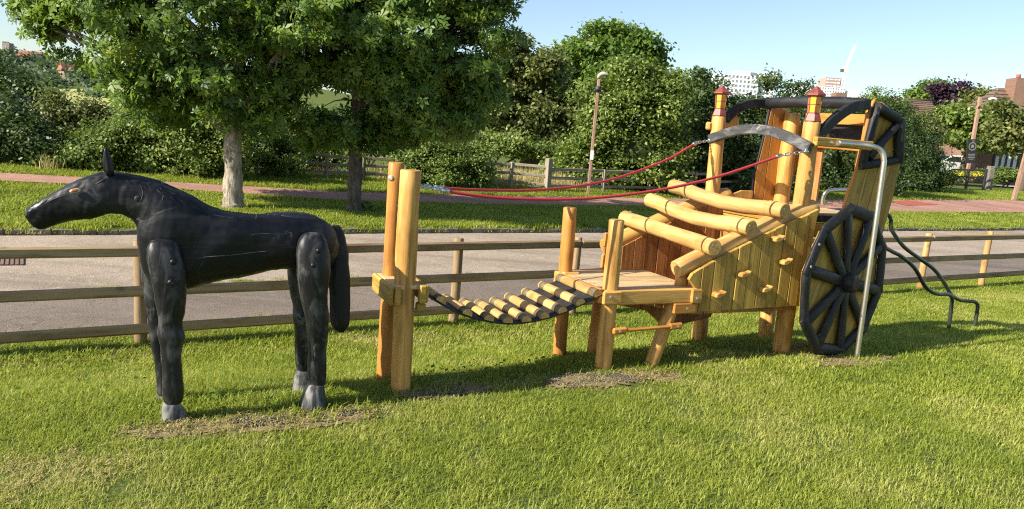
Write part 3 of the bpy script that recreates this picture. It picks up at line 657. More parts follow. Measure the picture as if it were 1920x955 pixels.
# back wall
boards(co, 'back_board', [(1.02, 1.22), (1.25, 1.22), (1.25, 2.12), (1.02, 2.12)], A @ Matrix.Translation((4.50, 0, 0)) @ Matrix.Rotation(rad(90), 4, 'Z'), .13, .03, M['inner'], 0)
beam(co, 'back_rail', V3(4.40, .33, 2.07), V3(4.44, 1.25, 2.09), .04, .10, M['orange']); beam(co, 'back_rail', V3(4.40, .33, 1.82), V3(4.44, 1.25, 1.84), .05, .07, M['orange'])
boards(co, 'back_panel', [(.32, 1.86), (1.22, 1.86), (1.22, 2.03), (.32, 2.03)], A @ Matrix.Translation((4.47, 0, 0)) @ Matrix.Rotation(rad(90), 4, 'Z'), .12, .025, M['blackwood'], rad(90))  # black colour stands in for the shade on this upper panel
# roof beam and hoops
tube(co, 'roof_beam', [V3(4.075, .22, 2.185), V3(4.04, .5, 2.20), V3(3.98, 1.0, 2.205), V3(3.955, 1.36, 2.20)], [.050, .054, .054, .050], M['blackwood'], 14, .03, .008, sub=2, ky=1.0)
def hoop(parent, name, pts, v, w, th, mat):
    vs, fs = [], []; n = len(pts)
    P = []
    for i in range(n-1):
        a, b_, c, d = [Vector(pts[max(0, min(n-1, j))]) for j in (i-1, i, i+1, i+2)]
        for k in range(5): t = k/5; P.append(.5*((2*b_)+(c-a)*t+(2*a-5*b_+4*c-d)*t*t+(3*b_-a-3*c+d)*t**3))
    P.append(Vector(pts[-1])); m_ = len(P)
    for i, p in enumerate(P):
        d = (P[min(i+1, m_-1)]-P[max(i-1, 0)]).normalized(); nn = Vector((-d.y, d.x))
        for q, y in ((p+nn*w/2, v-th/2), (p+nn*w/2, v+th/2), (p-nn*w/2, v+th/2), (p-nn*w/2, v-th/2)): vs.append((q.x, y, q.y))
    for i in range(m_-1):
        for k in range(4): fs.append((i*4+k, i*4+(k+1) % 4, i*4+4+(k+1) % 4, i*4+4+k))
    fs += [(3, 2, 1, 0), tuple(m_*4-4+k for k in range(4))]
    me = mesh(name, vs, fs); bm = bmesh.new(); bm.from_mesh(me); bmesh.ops.recalc_face_normals(bm, faces=bm.faces)
    ed = [e for e in bm.edges if len(e.link_faces) == 2 and e.calc_face_angle(0) > 1]; bmesh.ops.bevel(bm, geom=ed, offset=.006, segments=1, affect='EDGES'); bm.to_mesh(me); bm.free()
    c = Vector((P[0].x, v, P[0].y)); me.transform(Matrix.Translation(-c)); return link(name, me, mat, parent, A @ Matrix.Translation(c))
hoop(co, 'roof_hoop', [(3.50, 1.865), (3.62, 2.0), (3.78, 2.115), (3.92, 2.165), (4.03, 2.18)], .165, .085, .05, M['blackwood'])
hoop(co, 'roof_hoop', [(3.47, 2.00), (3.58, 2.10), (3.72, 2.165), (3.86, 2.185), (3.97, 2.19)], 1.31, .085, .05, M['blackwood'])
for v, z in ((.215, 1.90), (1.35, 2.02)):
    prism(co, 'corner_bracket', [(3.50, z-.09), (3.66, z-.09), (3.665, z), (3.60, z+.05), (3.50, z+.07)], v-.015, v+.015, M['post'], A, .004)
# quarter frame on the slab
q1, q2, q3, q4, q5 = [pv(x, y, .235) for x, y in ((1644, 201), (1684, 224), (1686, 240), (1684, 300), (1614, 311))]
for a, b_, r in ((q1, q2, .048), (q2+V3(.02, 0, .01), q4+V3(0.01, 0, -.03), .045), (q4, q5, .038), (q1, q5+V3(.02, 0, .02), .036), (q2+V3(-.02, -.01, -.05), q5+V3(.07, -.01, .07), .036)):
    log(co, 'frame_log', a, b_, r, r, M['blackwood'], .06, cham=.01)
# wheel
wc = V3(3.905, .055, .665); th_ = rad(13)
WF = A @ Matrix.Translation(wc) @ Matrix.Rotation(th_, 4, 'Z')
wheel = tube(co, 'wheel', [V3(0, .0, 0), V3(0, -.06, 0), V3(0, -.10, 0), V3(0, -.115, 0)], [.085, .085, .08, .055], M['blackwood'], 18, F=WF, label='big black wheel with ten log spokes over tan boards', ky=1)
Rw = .635; dec = [(Rw*.97*math.sin(rad(36*k-8)), Rw*.97*math.cos(rad(36*k-8))) for k in range(10)]
boards(wheel, 'wheel_board', dec, WF, .16, .03, M['panel'], rad(-22), .004, .002, .02, .003)
for k in range(10):
    a = rad(36*k-8+random.uniform(-4, 4)); dx, dz = math.sin(a), math.cos(a)
    log(wheel, 'spoke', V3(dx*.06, -.02, dz*.06), V3(dx*.60, -.012, dz*.60), .046, .053, M['blackwood'], .08, F=WF, ky=.5)
    a0, a1 = rad(36*k-8), rad(36*(k+1)-8); p0, p1 = V3(Rw*math.sin(a0), -.012, Rw*math.cos(a0)), V3(Rw*math.sin(a1), -.012, Rw*math.cos(a1)); e = (p1-p0).normalized()*.028
    log(wheel, 'rim_log', p0-e, p1+e, .052, .052, M['blackwood'], .09, F=WF, cham=.010, ky=.55)
for a, rr in ((-75, .66), (-58, .66), (115, .62), (150, .63)): bolt(wheel, (rr*math.sin(rad(a)), -.05, rr*math.cos(rad(a))), (0, -1, 0), F=WF, r=.012)
# lanterns
def lantern(u, v, z0):
    F = A @ Matrix.Translation((u, v, z0)) @ Matrix.Diagonal((.76, .76, .80, 1)); s6 = lambda r, z, off=0: [(r*math.cos(rad(60*k-64+off)), r*math.sin(rad(60*k-64+off)), z) for k in range(6)]
    def lath(rings, top=True, bot=True):
        vs = [p for r, z in rings for p in s6(r, z)]; fs = []
        for i in range(len(rings)-1):
            for k in range(6): fs.append((i*6+k, i*6+(k+1) % 6, i*6+6+(k+1) % 6, i*6+6+k))
        if bot: fs.append((5, 4, 3, 2, 1, 0))
        if top: fs.append(tuple((len(rings)-1)*6+k for k in range(6)))
        return mesh('l', vs, fs)
    ln = link('lantern', lath([(.092, 0), (.095, .012), (.068, .085), (.062, .09)]), M['red'], co, F, label=None)
    link('roof', lath([(.060, .262), (.108, .268), (.108, .285), (.045, .335), (.028, .355), (.004, .366)]), M['red'], ln, F)
    link('core', lath([(.058, .088), (.068, .265)]), M['pane'], ln, F)
    for k in range(6):
        a = rad(60*k-64); c0 = V3(.062*math.cos(a), .062*math.sin(a), .085); c1 = V3(.073*math.cos(a), .073*math.sin(a), .27)
        beam(ln, 'frame_bar', c0, c1, .010, .010, M['red'], F=F, bev=0)
        a2 = rad(60*k-4); m0 = (V3(.062*math.cos(a), .062*math.sin(a), 0)+V3(.062*math.cos(a2), .062*math.sin(a2), 0))/2
        for hh, ww in ((.092, .010), (.178, .007), (.262, .010)):
            g = 1+.17*(hh-.085)/.185; p = V3(.0625*g*math.cos(a), .0625*g*math.sin(a), hh); q = V3(.0625*g*math.cos(a2), .0625*g*math.sin(a2), hh); beam(ln, 'frame_bar', p, q, ww, ww, M['red'], F=F, bev=0)
        for lo, hi in ((.098, .174), (.182, .257)):
            pp = []
            for z_, aa in ((lo, a), (lo, a2), (hi, a2), (hi, a)):
                g = .0595+(z_-.085)*.0585; c = .86
                mid = (V3(math.cos(a), math.sin(a), 0)+V3(math.cos(a2), math.sin(a2), 0))/2; d = V3(math.cos(aa), math.sin(aa), 0)
                w_ = mid.lerp(d, c)*(g+.0015); pp.append((w_.x, w_.y, z_))
            link('pane', mesh('pane', pp, [(0, 1, 2, 3)]), M['pane'], ln, F)
lantern(3.455, .205, 1.99); lantern(3.40, 1.32, 2.025)
# curved black bar between the lantern posts
vsb = []
nb = 14; vs, fs = [], []
for i in range(nb+1):
    f = i/nb; v = .10+1.25*f; z = 1.775+.03*f+.125*math.sin(math.pi*f); u = 3.365-.02*f; dz = .125*math.pi*math.cos(math.pi*f)/1.25; nn = Vector((0, -dz, 1)).normalized()
    for su, sn in ((-.028, -.043), (.028, -.043), (.028, .043), (-.028, .043)): vs.append((u+su, v+nn.y*sn, z+nn.z*sn))
for i in range(nb):
    for k in range(4): fs.append((i*4+k, i*4+(k+1) % 4, i*4+4+(k+1) % 4, i*4+4+k))
fs += [(3, 2, 1, 0), tuple(nb*4+k for k in range(4))]
me = mesh('arched_bar', vs, fs); bm = bmesh.new(); bm.from_mesh(me); bmesh.ops.recalc_face_normals(bm, faces=bm.faces); ed = [e for e in bm.edges if e.calc_face_angle(0) > 1]; bmesh.ops.bevel(bm, geom=ed, offset=.007, segments=1, affect='EDGES'); bm.to_mesh(me); bm.free()
Lb = frame((3.36, .7, 1.8), (0, 1, 0)); me.transform(Lb.inverted())
M['bar'] = M['greybar']; link('arched_bar', me, M['greybar'], co, A @ Lb)
# side bracket (wood) leading to the steel pole, small block on far post
beam(co, 'pole_bracket', V3(3.40, .10, 1.835), V3(4.05, .10, 1.835), .05, .075, M['panel'], bev=.008); bolt(co, (3.56, .073, 1.835), (0, -1, 0), r=.016)
beam(co, 'small_block', V3(3.30, 1.36, 1.93), V3(3.42, 1.36, 1.93), .06, .075, M['post'], bev=.012)
# steel parts
fp = aroot('climbing_pole', 4.03, -.09, 'bent brushed steel climbing pole standing in front of the black wheel', 'pole')
tube(fp, 'pole', [V3(3.62, .062, 1.835), V3(3.80, .03, 1.835), V3(3.90, -.03, 1.83), V3(3.975, -.065, 1.80), V3(4.00, -.085, 1.73), V3(4.005, -.09, 1.6), V3(4.015, -.09, .8), V3(4.025, -.09, -.05)], .022, M['steel'], 14, sub=5)
gh = aroot('grab_handle', 4.3, 1.0, 'short bent steel handle at the back of the coach deck', 'handle'); gh.location = A @ V3(4.28, .86, 1.23)
WM[gh] = gh.matrix_basis.copy() if False else (Matrix.Translation(A @ V3(4.28, .86, 1.23)) @ Matrix.Rotation(STR, 4, 'Z'))
hp = [pv(1542, 386, .80), pv(1543, 372, .80), pv(1549, 361, .80), pv(1562, 357, .80), pv(1600, 357, .80), pv(1625, 362, .80), pv(1630, 380, .80)]
tube(gh, 'handle', hp, .020, M['steel'], 12, sub=3)
sl = aroot('slide_bars', 6.4, .8, 'two wavy dark steel sliding bars running down behind the coach', 'slide')
def bar(px, v0, v1, seatu):
    P = []
    for i, (x, y) in enumerate(px): P.append(pv(x, y, v0+(v1-v0)*i/(len(px)-1)))
    g = P[-1].copy(); g.z = lz(g.x, g.y)-.05; P[-1] = g
    tube(sl, 'bar', [V3(4.30, v0, 1.18)]+P, .021, M['darksteel'], 12, sub=4)
bar([(1655, 398), (1672, 432), (1695, 463), (1727, 487), (1752, 506), (1770, 530), (1784, 553), (1800, 563), (1818, 565), (1829, 567), (1833, 578), (1829, 601)], 1.0, 1.0, 0)
bar([(1662, 466), (1690, 481), (1715, 503), (1732, 533), (1745, 546), (1760, 552), (1775, 552), (1783, 555), (1785, 566), (1781, 603)], .72, .88, 0)
# red ropes with chain ends
def chain(parent, a, b_, n):
    for i in range(n):
        p = a.lerp(b_, (i+.5)/n); d = (b_-a)/n; L = frame(p, d, (0, 0, 1) if i % 2 else (0, 1, 0)); vs = []
        path = []
        for k in range(11):
            t = 2*math.pi*k/10; path.append(L @ V3(.011*math.sin(t), 0, d.length*.68*math.cos(t)))
        tube(parent, 'link', path, .0042, M['galv'], 6)
def rope(label, px, vf, c0, c1, endp):
    P = [pv(x, y, vf(x)) for x, y in px]; r_ = root('rope_handrail', A @ P[3], label, 'rope', 'red rope handrails', STR)
    tube(r_, 'rope', P, .0108, M['rope'], 10, sub=4)
    chain(r_, c0, P[0], 5); chain(r_, P[-1], c1, 5)
    d = (P[1]-P[0]).normalized(); tube(r_, 'ferrule', [P[0]-d*.01, P[0]+d*.05], .0165, M['galv'], 10)
    d = (P[-1]-P[-2]).normalized(); tube(r_, 'ferrule', [P[-1]-d*.05, P[-1]+d*.01], .0165, M['galv'], 10)
    tube(r_, 'eye_bolt', [c1, c1+V3(.04, 0, .004)], [.02, .016], M['galv'], 12, cham=.004)
rope('red rope handrail nearer the camera, from the pale post to the arched bar', [(829, 357), (870, 364), (935, 371), (1010, 374), (1090, 373), (1170, 366), (1250, 354), (1330, 336), (1400, 314), (1463, 292)], lambda x: .04+.08*(x-829)/640, V3(.05, .03, 1.345), V3(3.325, .12, 1.745), None)
rope('red rope handrail farther from the camera, from the orange post to the arched bar', [(818, 352), (860, 355), (920, 357), (1000, 357), (1080, 350), (1150, 336), (1210, 316), (1260, 295), (1305, 268)], lambda x: .33+.95*(x-818)/490, V3(.06, .33, 1.34), V3(3.31, 1.33, 1.79), None)
# ================================================================ THE HORSE
ho = aroot('horse_sculpture', -1.0, .02, 'black painted wooden horse sculpture with grey scuffed hooves, head stretched to the left', 'horse')
V0 = .02
def loft(parent, name, st, mat, v0, seg=56, sub=8, e=.72, fac=.0045, capr=True, vfun=None, F=A):
    """st: (top px, bottom px, half width); rings span top..bottom in the plane v0"""
    T = [pv(a[0], a[1], v0) for a, b_, w in st]; B = [pv(b_[0], b_[1], v0) for a, b_, w in st]; Wd = [w for _, _, w in st]
    def cr(L, i, t):
        n = len(L); a, b_, c, d = [L[max(0, min(n-1, j))] for j in (i-1, i, i+1, i+2)]
        return .5*((2*b_)+(c-a)*t+(2*a-5*b_+4*c-d)*t*t+(3*b_-a-3*c+d)*t**3)
    R_ = [(cr(T, i, k/sub), cr(B, i, k/sub), cr(Wd, i, k/sub)) for i in range(len(st)-1) for k in range(sub)]+[(T[-1], B[-1], Wd[-1])]
    c0, h0, w0 = (R_[0][0]+R_[0][1])/2, (R_[0][0]-R_[0][1])/2, R_[0][2]; c1, h1, w1 = (R_[-1][0]+R_[-1][1])/2, (R_[-1][0]-R_[-1][1])/2, R_[-1][2]
    rings = []
    for g in (.45, .8): rings.append((c0, h0*g, w0*g))
    for a, b_, w in R_: rings.append(((a+b_)/2, (a-b_)/2, w))
    for g in (.8, .45): rings.append((c1, h1*g, w1*g))
    vs, fs = [], []
    for i, (c, h, w) in enumerate(rings):
        dv = vfun(i/(len(rings)-1)) if vfun else 0
        for k in range(seg):
            a = 2*math.pi*k/seg; ca, sa = math.cos(a), math.sin(a)
            p = c + h*(math.copysign(abs(sa)**e, sa)) + Vector((0, 1, 0))*(w*math.copysign(abs(ca)**e, ca)+dv)
            d = (h*sa+Vector((0, 1, 0))*w*ca).normalized()
            vs.append(p + d*(fac*2.6*noise.noise(p*6)+fac*1.5*abs(noise.noise(p*19+Vector((3, 0, 0))))-fac*.8+fac*.8*noise.noise(p*45)))
    n = len(rings)
    for i in range(n-1):
        for k in range(seg): fs.append((i*seg+k, i*seg+(k+1) % seg, (i+1)*seg+(k+1) % seg, (i+1)*seg+k))
    fs += [tuple(range(seg-1, -1, -1)), tuple((n-1)*seg+k for k in range(seg))]
    me = mesh(name, vs, fs, True); bm = bmesh.new(); bm.from_mesh(me); bmesh.ops.recalc_face_normals(bm, faces=bm.faces); bm.to_mesh(me); bm.free()
    return me, rings
body_st = [((634, 452), (631, 478), .05), ((625, 428), (618, 500), .10), ((606, 411), (600, 508), .135), ((575, 401), (568, 504), .145), ((530, 398), (528, 503), .15), ((480, 399), (478, 512), .15),
           ((432, 396), (424, 523), .16), ((392, 385), (372, 533), .165), ((362, 368), (330, 545), .165), ((334, 355), (292, 540), .16), ((312, 346), (266, 502), .145), ((295, 340), (257, 458), .125),
           ((276, 334), (255, 424), .105), ((250, 328), (236, 407), .09), ((224, 323), (213, 401), .082), ((204, 321), (190, 405), .085), ((182, 323), (172, 411), .085), ((158, 331), (150, 414), .080),
           ((128, 346), (125, 418), .070), ((96, 364), (100, 425), .060), ((66, 380), (80, 431), .054), ((50, 391), (66, 427), .046), ((45, 400), (56, 417), .03)]
me, _ = loft(ho, 'body', body_st, M['horse'], V0)
from mathutils.bvhtree import BVHTree
_bv = BVHTree.FromPolygons([v_.co.copy() for v_ in me.vertices], [tuple(p_.vertices) for p_ in me.polygons])
def on_body(x, y, off=.0):                                # point of the near flank seen at a pixel
    o_ = A.inverted() @ EYE; d_ = (A.to_3x3().inverted() @ ray(x, y)).normalized(); h_ = _bv.ray_cast(o_, d_)
    return (h_[0]+h_[1]*off) if h_[0] is not None else pv(x, y, V0-.12)
M['crack'] = plain('chalky_crack_edge', (.05, .05, .05), (.15, .15, .147), 40, .7, bump=0)
for pts_, r_ in (([(368, 484), (400, 481), (440, 478), (470, 474), (504, 471)], .0022), ([(483, 398), (480, 410), (484, 424)], .0016), ([(400, 403), (430, 408), (462, 405)], .0012), ([(500, 402), (530, 405), (565, 410)], .0012), ([(120, 366), (100, 374), (84, 382)], .0022), ([(92, 372), (78, 382), (66, 390)], .0022), ([(300, 352), (306, 366), (304, 378)], .0016), ([(262, 346), (268, 362), (262, 380)], .0013), ([(472, 440), (500, 438), (520, 440)], .0008)):
    tube(ho, 'crack', [on_body(x_, y_, .0004) for x_, y_ in pts_], [r_*.3]+[r_]*(len(pts_)-2)+[r_*.3], M['crack'], 6, sub=3)
for pts_, r_ in (([(232, 332), (246, 345), (258, 352)], .010), ([(258, 338), (274, 352), (284, 362)], .011), ([(284, 345), (300, 360), (312, 374)], .012), ([(306, 354), (324, 372), (338, 384)], .012), ([(328, 366), (348, 382), (366, 392)], .012), ([(350, 380), (368, 392), (388, 398)], .010), ([(206, 330), (190, 340), (176, 346)], .009)):
    tube(ho, 'mane_lock', [on_body(x_, y_, -r_*.45) for x_, y_ in pts_], [r_*.15, r_*.9, r_*.1], M['horse'], 8, .1, sub=3)
Lh = Matrix.Translation(V3(-1.0, V0, .95)) @ Matrix.Rotation(rad(90), 4, 'Y')
me.transform(Lh.inverted()); link('body', me, M['horse'], ho, A @ Lh)
def legmesh(name, prof, v0, depth, vs0=0, mat=None, parent=ho, z0=None):
    """prof: (y px, x left px, x right px, depth factor)"""
    rings = []
    n = len(prof); sub = 4
    for i in range(n-1):
        for k in range(sub):
            t = k/sub; P = [prof[max(0, min(n-1, j))] for j in (i-1, i, i+1, i+2)]
            rings.append(tuple(.5*((2*P[1][q])+(P[2][q]-P[0][q])*t+(2*P[0][q]-5*P[1][q]+4*P[2][q]-P[3][q])*t*t+(P[3][q]-3*P[2][q]+3*P[1][q]-P[0][q])*t**3) for q in range(4)))
    rings.append(prof[-1]); seg = 20; vs, fs = [], []
    rr = []
    for (y, xl, xr, df) in rings:
        a, b_ = pv(xl, y, v0), pv(xr, y, v0); c = (a+b_)/2; w = (b_-a).length/2; rr.append((c, w, w*df))
    c, w, d = rr[0]; rr = [(c+V3(0, 0, w*.22), w*.55, d*.4), (c+V3(0, 0, w*.13), w*.86, d*.8)]+rr
    c, w, d = rr[-1]; rr += [(c-V3(0, 0, .004), w*.88, d*.88)]
    for c, w, d in rr:
        for k in range(seg):
            a = 2*math.pi*k/seg; ca, sa = math.cos(a), math.sin(a); e = .74
            p = c+V3(w*math.copysign(abs(ca)**e, ca), d*math.copysign(abs(sa)**e, sa), 0)
            nn = V3(ca, sa, 0); vs.append(p+nn*(.005*noise.noise(p*11)+.003*noise.noise(p*30)))
    m_ = len(rr)
    for i in range(m_-1):
        for k in range(seg): fs.append((i*seg+k, i*seg+(k+1) % seg, (i+1)*seg+(k+1) % seg, (i+1)*seg+k))
    fs += [tuple(range(seg)), tuple((m_-1)*seg+k for k in range(seg-1, -1, -1))]
    me = mesh(name, vs, fs, True); bm = bmesh.new(); bm.from_mesh(me); bmesh.ops.recalc_face_normals(bm, faces=bm.faces); bm.to_mesh(me); bm.free()
    c = rr[-1][0]; me.transform(Matrix.Translation(-c)); return link(name, me, mat, parent, A @ Matrix.Translation(c))
# nearer front leg
lg = legmesh('leg', [(455, 281, 330, .6), (470, 274, 339, .7), (500, 277, 346, .85), (540, 286, 350, .95), (580, 294, 348, .95), (608, 297, 343, 1.0), (630, 295, 347, 1.04), (650, 301, 343, 1.0), (672, 302, 341, 1), (700, 304, 343, 1), (728, 305, 346, 1.0), (748, 307, 344, 1.0), (757, 310, 338, 1.0)], -.165, 1, mat=M['horseleg'])
legmesh('hoof', [(756, 305, 339, 1.0), (764, 303, 343, 1.05), (778, 302, 349, 1.1), (793, 301, 353, 1.1), (799, 301, 353, 1.1)], -.165, 1, mat=M['hoof'], parent=lg)
# farther front leg
lg = legmesh('leg', [(490, 262, 318, 1.0), (530, 266, 318, 1.0), (570, 272, 316, 1.0), (605, 278, 313, 1.0), (625, 280, 315, 1.05), (650, 284, 314, 1), (690, 291, 322, 1), (718, 293, 324, 1.0), (736, 295, 322, 1.0), (742, 298, 318, 1.0)], .20, 1, mat=M['horseleg'])
legmesh('hoof', [(741, 294, 320, 1.0), (752, 293, 326, 1.05), (766, 291, 334, 1.1), (776, 290, 336, 1.1)], .20, 1, mat=M['hoof'], parent=lg)
# nearer hind leg
lg = legmesh('leg', [(440, 568, 607, .6), (453, 559, 613, .7), (478, 556, 618, .8), (510, 557, 618, .95), (545, 561, 614, 1.0), (575, 567, 614, 1.0), (597, 572, 616, 1.0), (614, 574, 616, 1.02), (632, 577, 614, 1.05), (660, 578, 611, 1), (690, 577, 612, 1), (708, 578, 611, 1.0), (722, 582, 607, 1.0)], -.155, 1, mat=M['horseleg'])
legmesh('hoof', [(720, 576, 606, 1.0), (732, 571, 608, 1.05), (748, 565, 611, 1.1), (763, 562, 613, 1.1), (769, 562, 613, 1.1)], -.155, 1, mat=M['hoof'], parent=lg)
# farther hind leg
lg = legmesh('leg', [(480, 538, 590, 1.0), (520, 540, 590, 1.0), (550, 544, 588, 1.0), (575, 549, 588, 1.0), (592, 549, 590, 1.05), (615, 552, 588, 1), (650, 553, 586, 1), (680, 554, 586, 1.0), (694, 557, 584, 1.0)], .19, 1, mat=M['horseleg'])
legmesh('hoof', [(693, 556, 584, 1.0), (706, 552, 586, 1.05), (724, 549, 590, 1.1), (742, 548, 592, 1.1), (750, 548, 592, 1.1)], .19, 1, mat=M['hoof'], parent=lg)
legmesh('tail', [(424, 622, 638, .8), (440, 620, 646, .8), (470, 618, 652, .75), (520, 617, 656, .7), (570, 618, 656, .7), (605, 620, 655, .7), (616, 626, 650, .7), (622, 634, 646, .7)], .03, .7, mat=M['blackwood'])
# ears, eye, nostril, mouth, bolts
def ear(pxs, v, w):
    vs, fs = [], []; rings = []
    for (x, y, hw) in pxs:
        c = pv(x, y, v); k_ = hw*.0021
        rings.append([c+V3(-k_, -w*.6, 0), c+V3(0, -w, .0), c+V3(k_, -w*.3, 0), c+V3(k_*.8, w*.6, 0), c+V3(0, w, 0), c+V3(-k_*.8, w*.6, 0)])
    for r in rings: vs += r
    for i in range(len(rings)-1):
        for k in range(6): fs.append((i*6+k, i*6+(k+1) % 6, i*6+6+(k+1) % 6, i*6+6+k))
    fs += [(5, 4, 3, 2, 1, 0), tuple((len(rings)-1)*6+k for k in range(6))]
    me = mesh('ear', vs, fs, True); bm = bmesh.new(); bm.from_mesh(me); bmesh.ops.recalc_face_normals(bm, faces=bm.faces); bm.to_mesh(me); bm.free()
    c = rings[0][1]; me.transform(Matrix.Translation(-c)); link('ear', me, M['horse'], ho, A @ Matrix.Translation(c))
ear([(207, 330, 9), (206, 318, 10), (204, 306, 9), (201, 293, 7.5), (199, 283, 5), (199, 277, 2)], -.035, .018)
ear([(203, 328, 8), (201, 316, 9), (199, 304, 8), (198, 296, 6), (197, 288, 4), (197, 284, 2)], .075, .018)
def disc(parent, name, p, n, rx, ry, mat, th=.004, ang=0, F=A):
    vs = []; k_ = 18
    for z, s_ in ((0, 1), (th, .9), (th*1.4, .5)):
        for k in range(k_):
            a = 6.2832*k/k_; vs.append((rx*s_*math.cos(a), ry*s_*math.sin(a), z))
    fs = [(i*k_+k, i*k_+(k+1) % k_, (i+1)*k_+(k+1) % k_, (i+1)*k_+k) for i in range(2) for k in range(k_)]+[tuple(2*k_+k for k in range(k_))]
    return link(name, mesh(name, vs, fs, True), mat, parent, F @ frame(Vector(p), Vector(n), (1, 0, .4)) @ Matrix.Rotation(ang, 4, 'Z'))
M['eyewhite'] = plain('chalky_eye_rim', (.40, .36, .30), (.52, .48, .42), 30, .5, bump=0); M['eye'] = plain('amber_brown_eye', (.30, .09, .02), (.45, .16, .05), 30, .25, bump=0)
ep = pv(141, 358, -.058); ey = disc(ho, 'eye', ep, (-.12, -1, .28), .027, .012, M['eyewhite'], .008, rad(-12)); disc(ey, 'iris', ep+V3(-.001, -.007, .002), (-.12, -1, .28), .019, .0095, M['eye'], .006, rad(-12))
for x, y, v, r in ((258, 373, -.078, .016),): disc(ho, 'bolt_hole', pv(x, y, v), (0, -1, 0), r, r, M['rubber'], .003)
disc(ho, 'nostril', pv(50, 401, -.036), (-.6, -.8, 0), .016, .009, M['rubber'], .003, rad(60))
for x, y, v in ((325, 492, -.262), (320, 530, -.252), (598, 471, -.262), (588, 498, -.262)): disc(ho, 'bolt_cap', pv(x, y, v+.005), (0, -1, 0), .017, .017, M['horse'], .009)
# faint carved edges: mane strip along the neck
mp = [pv(x, y, V0+.0) for x, y in ((214, 326), (245, 330), (275, 337), (305, 346), (335, 360), (360, 373), (385, 387))]
tube(ho, 'mane', [p-V3(0, 0, .012) for p in mp], [.016, .024, .026, .026, .024, .02, .01], M['horse'], 10, .12, sub=3)
# worn patches of ground and rubber mats
def patch(name, px, py, ru, rv, mat, label, cat, off=.012, ang=.0, kind=None, n=84, jag=.28, seed=0):
    c = hit(px, py); vs = [(0, 0, 0)]; 
    for q in (.5, 1):
        for k in range(n):
            a = 6.2832*k/n; r = q*(1+jag*noise.noise(Vector((math.cos(a)*1.6, math.sin(a)*1.6, seed)))+(.34*noise.noise(Vector((math.cos(a)*8, math.sin(a)*8, seed)))+.25*noise.noise(Vector((math.cos(a)*22, math.sin(a)*22, seed))) if q == 1 else 0))
            p = c+UD*(ru*r*math.cos(a))+VD*(rv*r*math.sin(a)); vs.append((p.x-c.x, p.y-c.y, terrain(p.x, p.y)+off-c.z))
    vs[0] = (0, 0, off); fs = [(0, 1+k, 1+(k+1) % n) for k in range(n)]+[(1+k, 1+n+k, 1+n+(k+1) % n, 1+(k+1) % n) for k in range(n)]
    o = link(name, mesh(name, vs, fs, True), mat, None, Matrix.Translation(c))
    if kind: tag(o, kind=kind)
    else: tag(o, label, cat, 'bare')
    return o
PATCH = [(330, 806, .22, .11), (470, 796, .30, .12), (610, 786, .30, .12), (830, 738, .30, .12), (1120, 712, .42, .15), (1235, 708, .20, .12), (1460, 658, .46, .20), (1600, 682, .40, .12), (1400, 640, .2, .12)]
for i, (x, y, a, b_) in enumerate(PATCH): patch('bare_ground', x, y, a, b_, M['bare'], None, None, .006+.001*i, kind='structure', seed=i*3)
def gridmat(name, px, py, ru, rv, label, mat=None, cell=.036):
    c = hit(px, py); vs, fs = [], []
    nu, nv = int(ru/cell), int(rv/cell)
    for i in range(-nu, nu+1):
        for j in range(-nv, nv+1):
            x, y = i*cell+(cell/2 if j % 2 else 0), j*cell
            if (x/ru)**2+(y/rv)**2 > 1+.35*noise.noise(Vector((x*9, y*9, px))) or noise.noise(Vector((x*7, y*11, px*.1))) > .08: continue
            p = c+UD*x+VD*y; z = terrain(p.x, p.y)-c.z+.008; b0 = len(vs); q = (p.x-c.x, p.y-c.y)
            for rr, zz in ((cell*.5, 0), (cell*.5, .007), (cell*.30, .007), (cell*.30, 0)):
                for k in range(6): a = 1.047*k+.5; vs.append((q[0]+rr*math.cos(a), q[1]+rr*math.sin(a), z+zz))
            for l_ in range(3):
                for k in range(6): fs.append((b0+l_*6+k, b0+l_*6+(k+1) % 6, b0+l_*6+6+(k+1) % 6, b0+l_*6+6+k))
    if not vs: return
    o = link(name, mesh(name, vs, fs), M['mat'], None, Matrix.Translation(c)); tag(o, label, 'rubber mat', 'rubber grass mats round the posts', 'stuff')
gridmat('grass_mat', 1455, 652, .44, .17, 'honeycomb rubber grass mat under the coach beside the big wheel')
gridmat('grass_mat', 1120, 712, .40, .14, 'honeycomb rubber grass mat in front of the stepping platform')
gridmat('grass_mat', 810, 742, .22, .10, 'small honeycomb rubber grass mat at the foot of the pale post')
gridmat('grass_mat', 540, 792, .42, .10, 'worn honeycomb rubber grass mat between the hooves of the horse')
# ================================================================ VEGETATION
def quat_cols(nrm, spin):
    n = nrm/np.linalg.norm(nrm, axis=1, keepdims=True); ref = np.where(np.abs(n[:, 2:3]) < .9, np.array([[0, 0, 1.]]), np.array([[1., 0, 0]]))
    x = np.cross(ref, n); x /= np.linalg.norm(x, axis=1, keepdims=True); y = np.cross(n, x)
    c, s_ = np.cos(spin)[:, None], np.sin(spin)[:, None]; return x*c+y*s_, y*c-x*s_, n
KITE = np.array([(0, 0, 0), (.32, .42, .05), (0, 1, -.06), (-.32, .42, .05)])
def palm():
    out = []
    for a, L in ((-100, .62), (-52, .86), (0, 1), (52, .86), (100, .62)):
        c, s_ = math.cos(rad(a)), math.sin(rad(a))
        for x, y, z in ((0, .06, 0), (.19, .62, .02), (0, 1.0, -.16), (-.19, .62, .02)):
            x, y, z = x*L, y*L, z*L; out.append((x*c+y*s_, -x*s_+y*c, z))
    return np.array(out)
PALM = palm()
